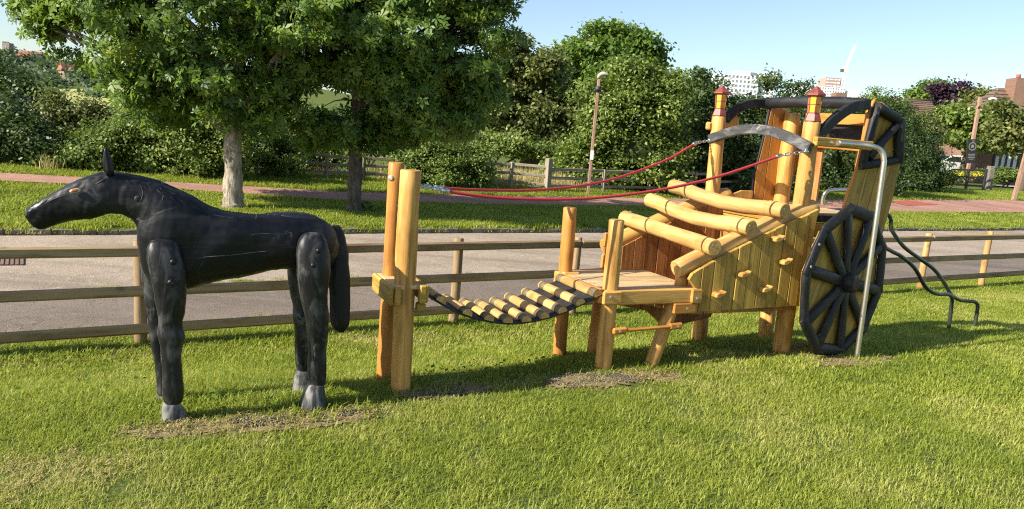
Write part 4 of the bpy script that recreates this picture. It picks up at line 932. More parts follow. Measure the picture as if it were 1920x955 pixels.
def leaf_mesh(name, P, N, size, tint, shape):
    n = len(P); spin = rng.uniform(0, 6.283, n); X, Y, Z = quat_cols(N, spin); k = len(shape)
    V = P[:, None, :]+(X[:, None, :]*shape[None, :, 0:1]+Y[:, None, :]*shape[None, :, 1:2]+Z[:, None, :]*shape[None, :, 2:3])*size[:, None, None]
    V = V.reshape(-1, 3); nf = n*k//4; me = bpy.data.meshes.new(name)
    me.vertices.add(len(V)); me.vertices.foreach_set('co', V.astype(np.float32).ravel())
    me.loops.add(nf*4); me.loops.foreach_set('vertex_index', np.arange(nf*4, dtype=np.int32))
    me.polygons.add(nf); me.polygons.foreach_set('loop_start', np.arange(0, nf*4, 4, dtype=np.int32))
    at = me.attributes.new('tint', 'FLOAT', 'POINT'); at.data.foreach_set('value', np.repeat(tint, k).astype(np.float32))
    me.update(calc_edges=True); me.validate(); return me
def crown_points(blobs, n, cl, flat=.45, inner=.25, gap=.0, low=-1.0):
    B = np.array(blobs, float); area = (B[:, 3]*B[:, 4]+B[:, 4]*B[:, 5]+B[:, 3]*B[:, 5]); pr = area/area.sum()
    nc = max(8, int(area.sum()*4.2/(cl*cl)*.55)); out, nr, tn = [], [], []
    per = max(3, n//nc); got = 0; tries = 0
    while got < nc and tries < nc*6:
        tries += 1; i = rng.choice(len(B), p=pr); d = rng.normal(size=3); d /= np.linalg.norm(d)
        if d[2] < low: continue
        lump = 1+.34*noise.noise(Vector((*(d*2.2+i*3.1),)))+(.22*rng.random()**3 if rng.random() < .25 else 0)
        rr = (1-inner*rng.random()**1.6)*lump; c = B[i, :3]+d*B[i, 3:6]*rr
        q = (c-B[:, :3])/B[:, 3:6]; q = (q*q).sum(1); q[i] = 9
        if (q < .45).any(): continue
        if gap and noise.noise(Vector(tuple(c/(cl*2.4)))) < -gap: continue
        got += 1; m_ = max(2, int(per*rng.uniform(.5, 1.5)))
        sp = rng.normal(size=(m_, 3))*np.array([cl*.5, cl*.5, cl*.5*flat]); out.append(c+sp)
        nr.append(np.tile(d*.7+np.array([0, 0, .55]), (m_, 1))+rng.normal(size=(m_, 3))*.55)
        tn.append(np.clip(rng.normal(.42, .16)+rng.normal(size=m_)*.14, 0, 1))
    P, N, T = np.concatenate(out), np.concatenate(nr), np.concatenate(tn); return P, N, T
def local(o, me, loc, mat, parent, name):
    me.transform(Matrix.Translation(-Vector(loc))); return link(name, me, mat, parent, Matrix.Translation(Vector(loc)))
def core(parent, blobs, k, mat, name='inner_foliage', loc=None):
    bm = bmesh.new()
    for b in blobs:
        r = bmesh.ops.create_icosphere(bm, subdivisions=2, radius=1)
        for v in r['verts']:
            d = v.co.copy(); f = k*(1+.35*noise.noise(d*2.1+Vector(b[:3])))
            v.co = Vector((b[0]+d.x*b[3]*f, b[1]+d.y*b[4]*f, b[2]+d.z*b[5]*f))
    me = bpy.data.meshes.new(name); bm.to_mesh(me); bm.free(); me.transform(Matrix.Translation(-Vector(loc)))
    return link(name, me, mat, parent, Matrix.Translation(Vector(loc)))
def pxblobs(bl, Y, dy=0):
    out = []
    for b in bl:
        x, y, rx, ry = b[:4]; yy = Y+(b[4] if len(b) > 4 else dy); c = aty(x, y, yy); k = (c-EYE).dot(CF)/FP
        out.append((c.x, c.y, c.z, rx*k, rx*k*.85, ry*k))
    return out
def plant(name, label, cat, base, blobs, mat, n, size, cl, stems=3, group=None, corek=.72, flat=.5, inner=.3, gap=0, shape=KITE, r0=.05, smooth=None, barkm='twig', low=-1.0):
    sub = []
    for b in blobs:
        for q in range(5):
            d = rng.normal(size=3); d[2] = abs(d[2])*.9-.25; d /= np.linalg.norm(d); f = rng.uniform(.30, .46)
            sub.append((b[0]+d[0]*b[3]*.78, b[1]+d[1]*b[4]*.78, b[2]+d[2]*b[5]*.78, b[3]*f, b[4]*f, b[5]*f*1.1))
    r_ = root(name, base, label, cat, group); P, N, T = crown_points([tuple(b[:3])+(b[3]*.86, b[4]*.86, b[5]*.86) for b in blobs]+sub, n, cl, flat, inner, gap, low)
    g = np.array([terrain(*p) for p in P[:, :2]]) if len(P) < 1 else None
    me = leaf_mesh('foliage', P, N, size*rng.uniform(.65, 1.25, len(P)), T, shape); f = local(r_, me, base, M[mat], r_, 'foliage'); f['kind'] = 'stuff'
    if corek: f2 = core(r_, blobs, corek*.82, M['innershade'], loc=base); f2['kind'] = 'stuff'
    B = sorted(blobs, key=lambda b: -b[3]*b[5])
    for i in range(min(stems, len(B))):
        b = B[i]; top = Vector((b[0], b[1], b[2]+b[5]*.4)); b0 = base+Vector((random.uniform(-.15, .15)*stems, random.uniform(-.1, .1), -.1)); mid = b0.lerp(top, .5)+Vector((random.uniform(-.1, .1), 0, 0))*b[3]
        mid.x = b0.x*.6+top.x*.4
        tube(r_, 'trunk' if stems == 1 else 'stem', [b0, mid, top], [r0, r0*.7, r0*.25], M[barkm], 8, .08, F=Matrix(), sub=4)
    return r_
# --- two horse chestnut trees on the verge
def big_tree(tx, ty, topx, topy, w0, blobs, label, barkm, nleaf, cl, sz, limbs, dy=0):
    base = hit(tx, ty); Y = base.y; r_ = root('chestnut_tree', base, label, 'tree', 'broadleaf trees on the verge')
    k = (base-EYE).dot(CF)/FP; fork = aty(topx, topy, Y)
    path = [base-Vector((0, 0, .15)), base+Vector((0, 0, .02)), base+Vector((0, 0, .22)), base.lerp(fork, .55), fork, fork+Vector((.05, 0, 1.6)), fork+Vector((-.1, .1, 3.6))]
    rr = [w0*k*1.45, w0*k*1.25, w0*k*1.03, w0*k*.93, w0*k*.9, w0*k*.55, w0*k*.15]
    tube(r_, 'trunk', path, rr, M[barkm], 22, .13, F=Matrix(), sub=6)
    bl = []
    for b in blobs:
        x, y, rx, ry = b[:4]; d = b[4] if len(b) > 4 else 0; c = aty(x, y, Y+d); kk = (c-EYE).dot(CF)/FP; bl.append((c.x, c.y, c.z, rx*kk, rx*kk*.8, ry*kk))
    for b in bl:
        s0 = fork.lerp(fork+Vector((0, 0, 1.8)), random.random()*.8) if b[2] > fork.z+.8 else fork+Vector((0, 0, random.uniform(-.1, .4))); e = Vector(b[:3])+Vector((random.uniform(-.5, .5)*b[3], random.uniform(-.5, .5)*b[4], 0)); m_ = s0.lerp(e, .5)+Vector((0, 0, .25))
        tube(r_, 'limb', [s0, m_, e], [w0*k*.42, w0*k*.26, w0*k*.06], M[barkm], 9, .1, F=Matrix(), sub=4)
        for q in range(3):
            e2 = Vector(b[:3])+Vector((random.uniform(-1, 1)*b[3], random.uniform(-1, 1)*b[4], random.uniform(-.7, .8)*b[5]))*.8; s2 = s0.lerp(e, random.uniform(.4, .9)); tube(r_, 'branch', [s2, s2.lerp(e2, .5)+Vector((0, 0, .12)), e2], [w0*k*.14, w0*k*.08, w0*k*.02], M[barkm], 6, .1, F=Matrix(), sub=3)
    P, N, T = crown_points(bl, nleaf, cl, .5, .55, .16)
    N = N*np.array([1, 1, .8]); S = sz*rng.uniform(.6, 1.25, len(P))
    # the leaves that show largest are parts of their own, the rest one mass
    dd = P[:, 1]-2*0; vis = np.array([abs((Vector(p)-EYE).dot(CR)/(Vector(p)-EYE).dot(CF)) < .68 and -.30 < (Vector(p)-EYE).dot(CU)/(Vector(p)-EYE).dot(CF) < .34 for p in P])
    order = np.argsort(-(S/dd)*vis)[:280]; keep = np.ones(len(P), bool); keep[order] = False
    me = leaf_mesh('foliage', P[keep], N[keep], S[keep], T[keep], PALM); f = local(r_, me, base, M['chest'], r_, 'foliage'); f['kind'] = 'stuff'
    lms = []
    for q in range(5): lms.append(leaf_mesh('leaf', np.zeros((1, 3)), np.array([[0, 0, 1.]]), np.array([1.]), np.array([.2+.15*q]), PALM)); lms[-1].materials.append(M['chest'])
    for i in order:
        L = frame(P[i], N[i]) @ Matrix.Rotation(random.uniform(0, 6.28), 4, 'Z') @ Matrix.Scale(float(S[i]), 4); link('leaf', lms[min(4, int(T[i]*5))], None, r_, L)
    return r_
big_tree(437, 393, 437, 262, 17.5, [(330, 0, 240, 120), (265, 120, 90, 68), (385, 140, 125, 80, -.3), (455, 190, 80, 50, -.2), (150, 60, 55, 34), (85, 52, 38, 20), (215, 60, 100, 75, .4), (60, 20, 34, 20), (480, 50, 130, 120), (335, 200, 60, 34, .3), (255, 165, 46, 38, -.5), (330, -210, 230, 160), (560, 30, 60, 70, -.8), (170, -60, 130, 100), (520, -120, 130, 120)],  # the forward lobe at the right is added to shade the neighbouring crown
         'broad chestnut tree with a pale flaking trunk, left of the two on the verge', 'bark', 21000, .34, .165, 9)
big_tree(663, 398, 668, 268, 13, [(700, 50, 200, 140), (640, 180, 130, 80), (770, 180, 110, 85), (850, 110, 85, 90), (905, 50, 56, 62), (880, 0, 70, 60), (925, 15, 36, 34), (800, 60, 110, 100), (570, 170, 70, 90, -.2), (700, -150, 220, 160), (820, 225, 70, 36), (610, 245, 60, 48, -.1), (715, 262, 60, 32), (860, -40, 80, 80), (895, 180, 34, 50)],
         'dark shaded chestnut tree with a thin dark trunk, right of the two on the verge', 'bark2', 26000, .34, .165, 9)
# --- hedges, shrubs and trees beyond the path
def sh(name, label, cat, bx, by, Y, bl, mat, n, size, cl, **k):
    b = aty(bx, by, Y) if Y else hit(bx, by); Y = b.y; b.z = terrain(b.x, b.y)
    return plant(name, label, cat, b, pxblobs(bl, Y), mat, n, size, cl, **k)
hy = hit(250, 334).y
sh('dark_shrub', 'dark tangled shrub at the far left edge beyond the path', 'shrub', 20, 325, hit(20, 322).y+1.2, [(10, 235, 60, 62), (55, 270, 45, 56), (-55, 250, 70, 80), (95, 285, 40, 45), (10, 295, 60, 40)], 'darkleaf', 9000, .10, .35)
sh('dark_tree', 'tall dark tree behind the tangled shrub on the far left', 'tree', 20, 300, 34, [(10, 172, 58, 46), (58, 200, 36, 44), (-60, 150, 60, 60), (20, 225, 66, 44)], 'darkleaf', 9000, .22, .7, stems=1, r0=.2)
sh('olive_bush', 'rounded olive green bush rising above the hedge on the left', 'bush', 140, 315, hit(150, 325).y+2.2, [(118, 212, 44, 36), (165, 226, 48, 38), (130, 250, 55, 42), (205, 242, 42, 36), (100, 180, 22, 14)], 'ash', 9000, .085, .3)
sh('bramble_hedge', 'low dark bramble bush at the left end of the hedge', 'bush', 120, 325, hit(120, 326).y+1.0, [(120, 295, 52, 30), (180, 285, 50, 42), (75, 305, 40, 20)], 'hedge', 8000, .085, .3)
sh('leafy_hedge', 'long bright leafy hedge behind the head of the horse', 'hedge', 320, 335, hit(320, 340).y+1.1, [(225, 270, 50, 52), (270, 262, 52, 62), (325, 262, 55, 66), (380, 262, 55, 70), (430, 268, 48, 68), (350, 300, 60, 42), (280, 300, 60, 36), (215, 300, 40, 32), (405, 305, 50, 38)], 'hedge', 26000, .085, .28, stems=4, inner=.35)
sh('pale_bramble', 'straw and pale green flowering bramble along the top of the leafy hedge', 'bush', 300, 330, hit(320, 340).y+2.6, [(245, 222, 42, 20), (300, 218, 50, 22), (370, 214, 40, 22)], 'ash', 6000, .07, .25, corek=.6)
sh('leafy_hedge', 'green hedge between the trunk of the pale barked tree and the far fence', 'hedge', 490, 335, hit(490, 338).y+1.0, [(470, 275, 42, 60), (510, 285, 35, 52), (545, 300, 30, 34), (500, 235, 50, 40)], 'hedge', 11000, .085, .28)
sh('shrub', 'dim green shrub behind the far fence between the two chestnut trunks', 'shrub', 590, 330, hit(590, 330).y+.7, [(575, 270, 50, 48), (625, 285, 35, 34), (560, 225, 60, 40), (600, 318, 30, 14)], 'hedge', 8000, .09, .3)
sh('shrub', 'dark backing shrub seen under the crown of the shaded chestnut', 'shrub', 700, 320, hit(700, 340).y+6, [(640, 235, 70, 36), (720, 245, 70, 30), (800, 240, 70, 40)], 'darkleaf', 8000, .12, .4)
sh('bramble_bush', 'sunlit bramble bush growing through the far fence right of the pale post', 'bush', 820, 348, hit(820, 350).y+.1, [(775, 300, 50, 38), (830, 290, 60, 46), (880, 305, 45, 40), (810, 325, 60, 26), (900, 330, 32, 22), (760, 325, 36, 20), (810, 268, 40, 22)], 'hedge', 16000, .08, .26)
sh('shrub', 'pale green shrub left of the far fence gap', 'shrub', 930, 330, hit(940, 352).y+3, [(900, 268, 50, 26), (960, 275, 50, 22), (1010, 282, 45, 18)], 'elder', 6000, .10, .3)
sh('spreading_tree', 'olive green spreading tree to the left behind the timber lamp post', 'tree', 990, 330, 33, [(975, 105, 50, 45), (940, 150, 45, 50), (1010, 140, 55, 60), (960, 205, 75, 50), (1030, 210, 60, 55), (930, 250, 60, 34), (1000, 265, 80, 40), (1060, 250, 45, 50)], 'ash', 26000, .19, .55, stems=3, r0=.22, corek=.62, gap=.25, flat=.35)
sh('tall_tree', 'tallest dark green tree in the row behind the lamp post', 'tree', 1130, 330, 42, [(1110, 88, 42, 40), (1160, 78, 42, 30), (1205, 100, 42, 32), (1140, 130, 75, 48), (1075, 110, 32, 40), (1200, 135, 45, 36), (1060, 150, 40, 50), (1235, 100, 18, 12)], 'chest', 20000, .27, .75, stems=2, r0=.28, corek=.6, gap=.22)
sh('elder_tree', 'big bright green elder bush directly behind the timber lamp post', 'tree', 1180, 355, hit(1180, 364).y+.95, [(1190, 165, 62, 46), (1150, 215, 70, 60), (1230, 205, 65, 70), (1255, 160, 40, 34), (1120, 265, 58, 55), (1190, 285, 80, 60), (1095, 310, 45, 42), (1250, 290, 55, 60), (1150, 325, 70, 36), (1230, 335, 60, 30), (1060, 330, 40, 30)], 'elder', 30000, .125, .42, stems=4, r0=.09, inner=.35)
sh('hawthorn', 'dark hawthorn trees behind the left lantern of the coach', 'tree', 1370, 360, hit(1370, 368).y+.9, [(1320, 175, 48, 42), (1300, 240, 50, 60), (1375, 218, 60, 46), (1430, 225, 55, 44), (1350, 290, 70, 70), (1440, 290, 60, 70), (1315, 138, 16, 20), (1480, 220, 35, 40), (1400, 340, 90, 34), (1438, 152, 15, 16), (1300, 335, 40, 34)], 'darkleaf', 30000, .12, .42, stems=4, r0=.09, inner=.35)
sh('sapling', 'thin leafy saplings between the two lanterns against the sky', 'tree', 1500, 340, hit(1500, 370).y+5, [(1495, 160, 13, 17), (1502, 185, 26, 20), (1475, 180, 20, 20), (1520, 205, 40, 25), (1515, 160, 7, 12)], 'darkleaf', 3500, .11, .3, stems=3, r0=.03, corek=.4)
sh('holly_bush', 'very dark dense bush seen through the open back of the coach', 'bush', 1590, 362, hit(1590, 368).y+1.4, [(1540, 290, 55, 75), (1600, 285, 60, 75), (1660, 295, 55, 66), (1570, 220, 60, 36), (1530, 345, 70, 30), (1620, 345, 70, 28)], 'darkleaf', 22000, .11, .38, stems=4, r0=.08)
sh('laurel_bush', 'dark sloping bush right of the coach running down to the black gate', 'bush', 1730, 360, hit(1720, 366).y+2.5, [(1700, 275, 48, 68), (1735, 312, 48, 50), (1765, 338, 28, 24), (1700, 340, 60, 28), (1660, 240, 40, 60)], 'darkleaf', 20000, .105, .36, stems=3, r0=.07)
sh('sapling', 'sunlit yellowish sapling tops above the rear frame of the coach', 'tree', 1650, 330, hit(1650, 368).y+6, [(1640, 182, 12, 26), (1660, 190, 22, 20), (1625, 195, 20, 18), (1680, 200, 20, 22), (1650, 225, 40, 30)], 'elder', 6000, .10, .3, stems=3, r0=.04, corek=.4)
sh('elder_bush', 'pale green bush top between the coach and the brown roof', 'bush', 1720, 330, hit(1720, 366).y+6, [(1705, 235, 38, 30), (1735, 250, 34, 30)], 'ash', 8000, .11, .35)
RN = 'round_tree'
sh(RN, 'round bright green tree in front of the brown roofed houses', 'tree', 1797, 318, 53, [(1790, 230, 40, 25), (1835, 238, 45, 30), (1772, 252, 38, 22), (1825, 264, 46, 20), (1870, 262, 40, 28), (1800, 215, 26, 14)], 'elder', 17000, .29, .8, stems=1, r0=.24, corek=.6, gap=.25, barkm='bark2')
sh('leafy_tree', 'olive green tree cut by the right edge before the house wall', 'tree', 1925, 330, 44, [(1895, 200, 30, 14), (1905, 235, 38, 24), (1875, 235, 22, 18), (1935, 250, 40, 40), (1915, 275, 30, 14), (1890, 262, 26, 14)], 'ash', 9000, .26, .7, stems=1, r0=.2, corek=.5, gap=.22)
sh('far_tree', 'dark green tree behind the hipped roof', 'tree', 1745, 300, 95, [(1745, 172, 26, 20), (1725, 185, 22, 14), (1745, 195, 34, 20)], 'chest', 4500, .45, 1.3, stems=1, r0=.3)
sh('purple_tree', 'dark purple leaved tree behind the hipped roof', 'tree', 1785, 300, 88, [(1785, 175, 24, 18), (1800, 168, 14, 10), (1780, 195, 28, 22), (1770, 168, 10, 8)], 'purple', 4500, .42, 1.2, stems=1, r0=.3)
sh('far_tree', 'thin pale tree behind the arm of the distant lamp post', 'tree', 1850, 300, 80, [(1845, 182, 22, 9), (1835, 200, 30, 16), (1862, 205, 26, 18)], 'ash', 2500, .38, 1.1, stems=1, r0=.2, corek=.45, gap=.15)
sh('hawthorn', 'dark treetop with white flowers behind the lantern row', 'tree', 1330, 340, hit(1340, 368).y+8, [(1290, 200, 30, 40), (1345, 200, 30, 20), (1400, 200, 36, 20)], 'darkleaf', 5000, .13, .4)
# low hedge and flowers by the house, right
sh('clipped_hedge', 'low clipped hedge in front of the half timbered house', 'hedge', 1885, 340, 49, [(1866, 331, 13, 13), (1885, 331, 16, 13), (1910, 332, 16, 13), (1935, 333, 18, 13)], 'hedge', 5000, .14, .4)
sh('flowering_shrub', 'low shrub with yellow flowers behind the black gate', 'shrub', 1815, 345, 47.5, [(1800, 328, 12, 7), (1815, 328, 14, 8), (1832, 326, 12, 7)], 'elder', 2200, .12, .3)
sh('flower_bed', 'cluster of yellow flowers behind the black gate', 'flowers', 1815, 345, 46.6, [(1800, 327, 11, 3.5), (1826, 328, 10, 3.5)], 'flower', 260, .10, .3, stems=0, corek=0)
# --- far wood on the hill
wb_ = []
for i in range(150):
    x = random.uniform(-80, 430); t = random.random(); y = (100+8*noise.noise(Vector((x*.02, 0, 5)))+max(0, x-90)*.17)*(1-t)+182*t; Yd = 330-200*t**.7
    c = aty(x, y+4, Yd); k = Yd/FP; r = random.uniform(13, 24)*k*(1.25-.5*t)*1.0; wb_.append((c.x, c.y, c.z-r*.2, r, r, r*.8))
hw = root('hillside_wood', Vector(wb_[0][:3]), None, None); 
P, N, T = crown_points(wb_, 52000, 2.2, .6, .3); COL.objects.unlink(hw); bpy.data.objects.remove(hw)
me = leaf_mesh('hillside_wood', P, N, 1.15*rng.uniform(.6, 1.3, len(P)), T, KITE); hwo = link('hillside_wood', me, M['hillleaf'], None, Matrix()); tag(hwo, 'distant wooded hillside above the yellow green field on the left', 'wood', kind='stuff')
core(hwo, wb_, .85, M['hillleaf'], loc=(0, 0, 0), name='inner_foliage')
sh('weed_bush', 'small dark leafy sucker growing at the foot of the thin trunk', 'plant', 683, 397, hit(683, 398).y, [(683, 383, 9, 6), (690, 392, 10, 5), (676, 390, 8, 6)], 'darkleaf', 90, .10, .12, stems=1, r0=.01, corek=0)
# ================================================================ BUILDINGS, CAR, CRANE
def facade_block(rt, pl, pr, ytop, ybot, Y, depth, mat, cols, rows, wx=.6, wy=.55, px_top=None, label=None, winmat='glass', turn=0.0, skip=None):
    a = aty(pl, ytop, Y); b_ = aty(pr, ytop, Y); a.z = b_.z = (a.z+b_.z)/2; zb = min(aty(pl, ybot, Y).z, aty(pr, ybot, Y).z)
    w = b_.x-a.x; h = a.z-zb; F = Matrix.Translation((a.x, Y, zb)) @ Matrix.Rotation(turn, 4, 'Z')
    box(rt, 'wall', (0, .12, 0), (w, depth, h), M[mat], F @ Matrix()); cw, ch = w/cols, h/rows; wm = None
    # the wall face is built round recessed openings
    vs, fs = [], []
    def rect(x0, x1, z0, z1):
        i = len(vs); vs.extend([(x0, 0, z0), (x1, 0, z0), (x1, 0, z1), (x0, 0, z1), (x0, .12, z0), (x1, .12, z0), (x1, .12, z1), (x0, .12, z1)]); fs.extend([(i, i+1, i+2, i+3), (i, i+4, i+5, i+1), (i+3, i+2, i+6, i+7), (i, i+3, i+7, i+4), (i+1, i+5, i+6, i+2)])
    for c in range(cols+1): x = c*cw; rect(max(0, x-cw*(1-wx)/2), min(w, x+cw*(1-wx)/2), 0, h)
    for r in range(rows+1):
        for c in range(cols): z = r*ch; rect(c*cw+cw*(1-wx)/2, (c+1)*cw-cw*(1-wx)/2, max(0, z-ch*(1-wy)/2), min(h, z+ch*(1-wy)/2))
    link('facade_frame', mesh('facade_frame', vs, fs), M[mat], rt, F)
    wm = mesh('window', [(0, 0, 0), (cw*wx, 0, 0), (cw*wx, 0, ch*wy), (0, 0, ch*wy)], [(0, 1, 2, 3)]); wm.materials.append(M[winmat])
    for c in range(cols):
        for r in range(rows):
            if skip and skip(c, r): continue
            link('window', wm, None, rt, F @ Matrix.Translation((c*cw+cw*(1-wx)/2, .10, r*ch+ch*(1-wy)/2)))
    return F, w, h
fa = root('apartment_block', aty(1400, 200, 420), 'white apartment block on the skyline left of the right lantern', 'building')
facade_block(fa, 1343, 1424, 140, 205, 420, 22, 'white', 11, 8, .62, .6)
facade_block(fa, 1424.5, 1457, 137, 205, 422, 20, 'white', 4, 8, .55, .6)
F_ = aty(1380, 141, 424); box(fa, 'penthouse', (0, 0, 0), (11.5, 10, 2.4), M['white'], Matrix.Translation(F_)); box(fa, 'plant_room', (7.6, -1.0, .2), (11.2, 4, 2.0), M['glass'], Matrix.Translation(F_))
fb = root('office_block', aty(1560, 210, 430), 'white many windowed block below the tower crane', 'building')
facade_block(fb, 1507, 1586, 163, 215, 430, 22, 'white', 16, 10, .5, .55)
box(fb, 'side_wing', (0, 0, -16), (7.6, 16, 0), M['white'], Matrix.Translation(aty(1587, 170, 431)))
fc = root('clad_tower', aty(1565, 170, 470), 'brown banded tower block just left of the crane mast', 'building')
facade_block(fc, 1549, 1577, 146, 175, 470, 12, 'block', 4, 5, .86, .42, winmat='white')
box(fc, 'glazed_side', (0, 0, -9), (1.9, 10, 0), M['glass'], Matrix.Translation(aty(1577.5, 147, 471)))
# crane
cr = root('tower_crane', aty(1584, 165, 440), 'white tower crane with a raised jib above the office block', 'crane')
def truss(parent, name, a, b_, w, n):
    vs, fs = [], []; d = (b_-a); L = frame(a, d, (0, 1, 0)); ln = d.length; me_parts = []
    bm = bmesh.new()
    def bar_(p, q, r):
        Lb = frame(p, q-p); l = (q-p).length; g = bmesh.ops.create_cube(bm, size=1)
        for v in g['verts']: v.co = Lb @ Vector((v.co.x*r, v.co.y*r, (v.co.z+.5)*l))
    cs = [Vector((sx*w/2, sy*w/2, 0)) for sx, sy in ((1, 1), (-1, 1), (-1, -1), (1, -1))]
    for c in cs: bar_(c, c+Vector((0, 0, ln)), .15)
    for i in range(n):
        for k in range(4):
            z0, z1 = ln*i/n, ln*(i+1)/n
            p, q = cs[k]+Vector((0, 0, z0)), cs[(k+1) % 4]+Vector((0, 0, z1)); bar_(p, q, .09); bar_(cs[k]+Vector((0, 0, z0)), cs[(k+1) % 4]+Vector((0, 0, z0)), .09)
    me = bpy.data.meshes.new(name); bm.to_mesh(me); bm.free(); return link(name, me, M['craneW'], parent, L)
Yc = 440
m0, m1, j1 = aty(1582, 175, Yc), aty(1586.5, 124, Yc), aty(1604, 84, Yc)
m0.x = m1.x-.6; truss(cr, 'mast', m0, m1, 1.5, 12); truss(cr, 'jib', m1+Vector((.2, 0, 0)), j1, 1.0, 12); cj = aty(1579, 131, Yc); truss(cr, 'counter_jib', m1-Vector((0, 0, .6)), cj, 1.0, 3); box(cr, 'cab', (-1, -1, -1.2), (1, 1, 1.0), M['craneW'], Matrix.Translation(m1-Vector((0, 0, 1.5)))); box(cr, 'counterweight', (-.8, -.8, -1.2), (.8, .8, .4), M['kerb'], Matrix.Translation(cj))
# church tower and hill houses
ch_ = root('church_tower', aty(10, 100, 335), 'grey stone church tower on the wooded hill at the far left', 'church')
q = aty(4.5, 100, 335); w = 13*335/FP
box(ch_, 'tower', (0, 0, -8), (w, w, 4.6), M['stonewall'], Matrix.Translation(q)); 
for k in range(4): box(ch_, 'battlement', (k*w/4+.1, -.05, 4.6), (k*w/4+w/8+.1, .6, 5.1), M['stonewall'], Matrix.Translation(q))
box(ch_, 'nave', (-6, 1, -8), (-.05, 9, 1.2), M['brick'], Matrix.Translation(q)); box(ch_, 'belfry_opening', (w*.4, -.06, 2.2), (w*.6, -.01, 3.6), M['glass'], Matrix.Translation(q))
def gable_house(name, px, py, Y, w, d, h, rh, wall, roofm, label, turn=.3):
    r_ = root(name, aty(px, py, Y), label, 'house'); F = Matrix.Translation(aty(px, py, Y)) @ Matrix.Rotation(turn, 4, 'Z')
    box(r_, 'wall', (-w/2, -d/2, -h), (w/2, d/2, 0), M[wall], F)
    vs = [(-w/2-.3, -d/2-.3, -.1), (w/2+.3, -d/2-.3, -.1), (w/2+.3, d/2+.3, -.1), (-w/2-.3, d/2+.3, -.1), (-w/2-.2, 0, rh), (w/2+.2, 0, rh)]
    link('roof', mesh('roof', vs, [(0, 1, 5, 4), (2, 3, 4, 5), (0, 4, 3), (1, 2, 5), (3, 2, 1, 0)]), M[roofm], r_, F)
    for k in (-.25, .25): box(r_, 'window', (k*w-.5, -d/2-.05, -h*.55), (k*w+.5, -d/2-.01, -h*.2), M['glass'], F)
    return r_
gable_house('hill_house', 126, 133, 215, 3.2, 4, 3.2, 2.2, 'stonewall', 'redtile', 'small house with a bright red roof among the hill trees', .9)
gable_house('hill_house', 60, 107, 300, 8, 6, 3, 2.2, 'brick', 'redtile', 'dull red roofed house near the top of the wooded hill', .1)
gable_house('hill_house', 131, 150, 210, 2.6, 4, 3, 2.0, 'stonewall', 'tile', 'pale gabled house below the red roofed one on the hill', .9)
# --- hipped brown roof left, with tile courses as geometry
def slope(parent, P, n, mat, name='tile_course', th=.09):
    """P: eaves-left, eaves-right, ridge-right, ridge-left: overlapping courses"""
    a, b_, c, d = P; nrm = (b_-a).cross(d-a).normalized(); nrm = nrm if nrm.z > 0 else -nrm
    for i in range(n):
        f0, f1 = i/n, (i+1.12)/n; f1 = min(f1, 1)
        q = [a.lerp(d, f0)+nrm*th, b_.lerp(c, f0)+nrm*th, b_.lerp(c, f1)+nrm*.01, a.lerp(d, f1)+nrm*.01, a.lerp(d, f0), b_.lerp(c, f0)]
        o = q[0].copy(); link(name, mesh(name, [x-o for x in q], [(0, 1, 2, 3), (4, 5, 1, 0)]), mat, parent, Matrix.Translation(o))
Yh = 76
h1 = root('hipped_roof_house', aty(1700, 300, Yh), 'brown tiled hipped roof house behind the dark bush', 'house')
el, er = aty(1560, 262, Yh), aty(1775, 262, Yh); el.z = er.z = aty(1730, 248, Yh).z
rl, rr_ = aty(1640, 191, Yh+5), aty(1745, 191, Yh+5); rl.z = rr_.z = aty(1745, 190, Yh+5).z
er2 = Vector((er.x+.6, er.y+10, er.z)); el2 = Vector((el.x-.6, el.y+10, el.z))
slope(h1, [el, er, rr_, rl], 16, M['tile']); slope(h1, [er, er2, rr_, rr_], 16, M['tile']); slope(h1, [er2, el2, rl, rr_], 8, M['tile']); slope(h1, [el2, el, rl, rl], 8, M['tile'])
w1 = box(h1, 'wall', (el.x+.5, Yh+.5, terrain(el.x, Yh)-.5), (er.x-.5, Yh+9.5, el.z-.02), M['brick'])
tube(h1, 'ridge_tiles', [rl, rr_], .14, M['tile'], 8, F=Matrix())
for x in (.25, .55, .8): wx_ = el.x+(er.x-el.x)*x; box(h1, 'window', (wx_-.6, Yh+.44, el.z-1.8), (wx_+.6, Yh+.49, el.z-.6), M['glass'])
# --- half timbered house right
Y2 = 56; kk = Y2/FP
h2 = root('half_timbered_house', aty(1890, 330, Y2), 'brick and half timbered house with a tall chimney at the right edge', 'house')
g0 = aty(1828, 312, Y2); g1 = aty(1828, 268, Y2); zb, zt_ = terrain(g0.x, Y2)-.3, aty(1880, 262, Y2).z; x0, x1 = g0.x, g0.x+9.5
wl = box(h2, 'wall', (x0, Y2, zb), (x1, Y2+8, zt_), M['brick'])
pz0, pz1 = aty(1885, 316, Y2).z, aty(1885, 279, Y2).z; px0, px1 = aty(1863, 300, Y2).x, aty(1908, 300, Y2).x
box(h2, 'render_panel', (px0, Y2-.05, pz0), (px1, Y2-.01, pz1), M['white'])
for i in range(5): x = px0+(px1-px0)*i/4; box(h2, 'timber', (x-.07, Y2-.11, pz0), (x+.07, Y2-.052, pz1), M['darkmetal'])
er_ = [Vector((x0-.4, Y2-.4, zt_)), Vector((x1+.4, Y2-.4, zt_))]; rz = aty(1915, 168, Y2+4).z
slope(h2, [er_[0], er_[1], Vector((x1, Y2+4, rz)), Vector((x0+3.2, Y2+4, rz))], 14, M['tile']); slope(h2, [Vector((x0-.4, Y2+8.4, zt_)), er_[0], Vector((x0+3.2, Y2+4, rz)), Vector((x0+3.2, Y2+4, rz))], 14, M['tile'])
c0 = aty(1896, 215, Y2+3.2); cw = 20*(Y2+3)/FP; ctop = aty(1898, 147, Y2+3.2).z
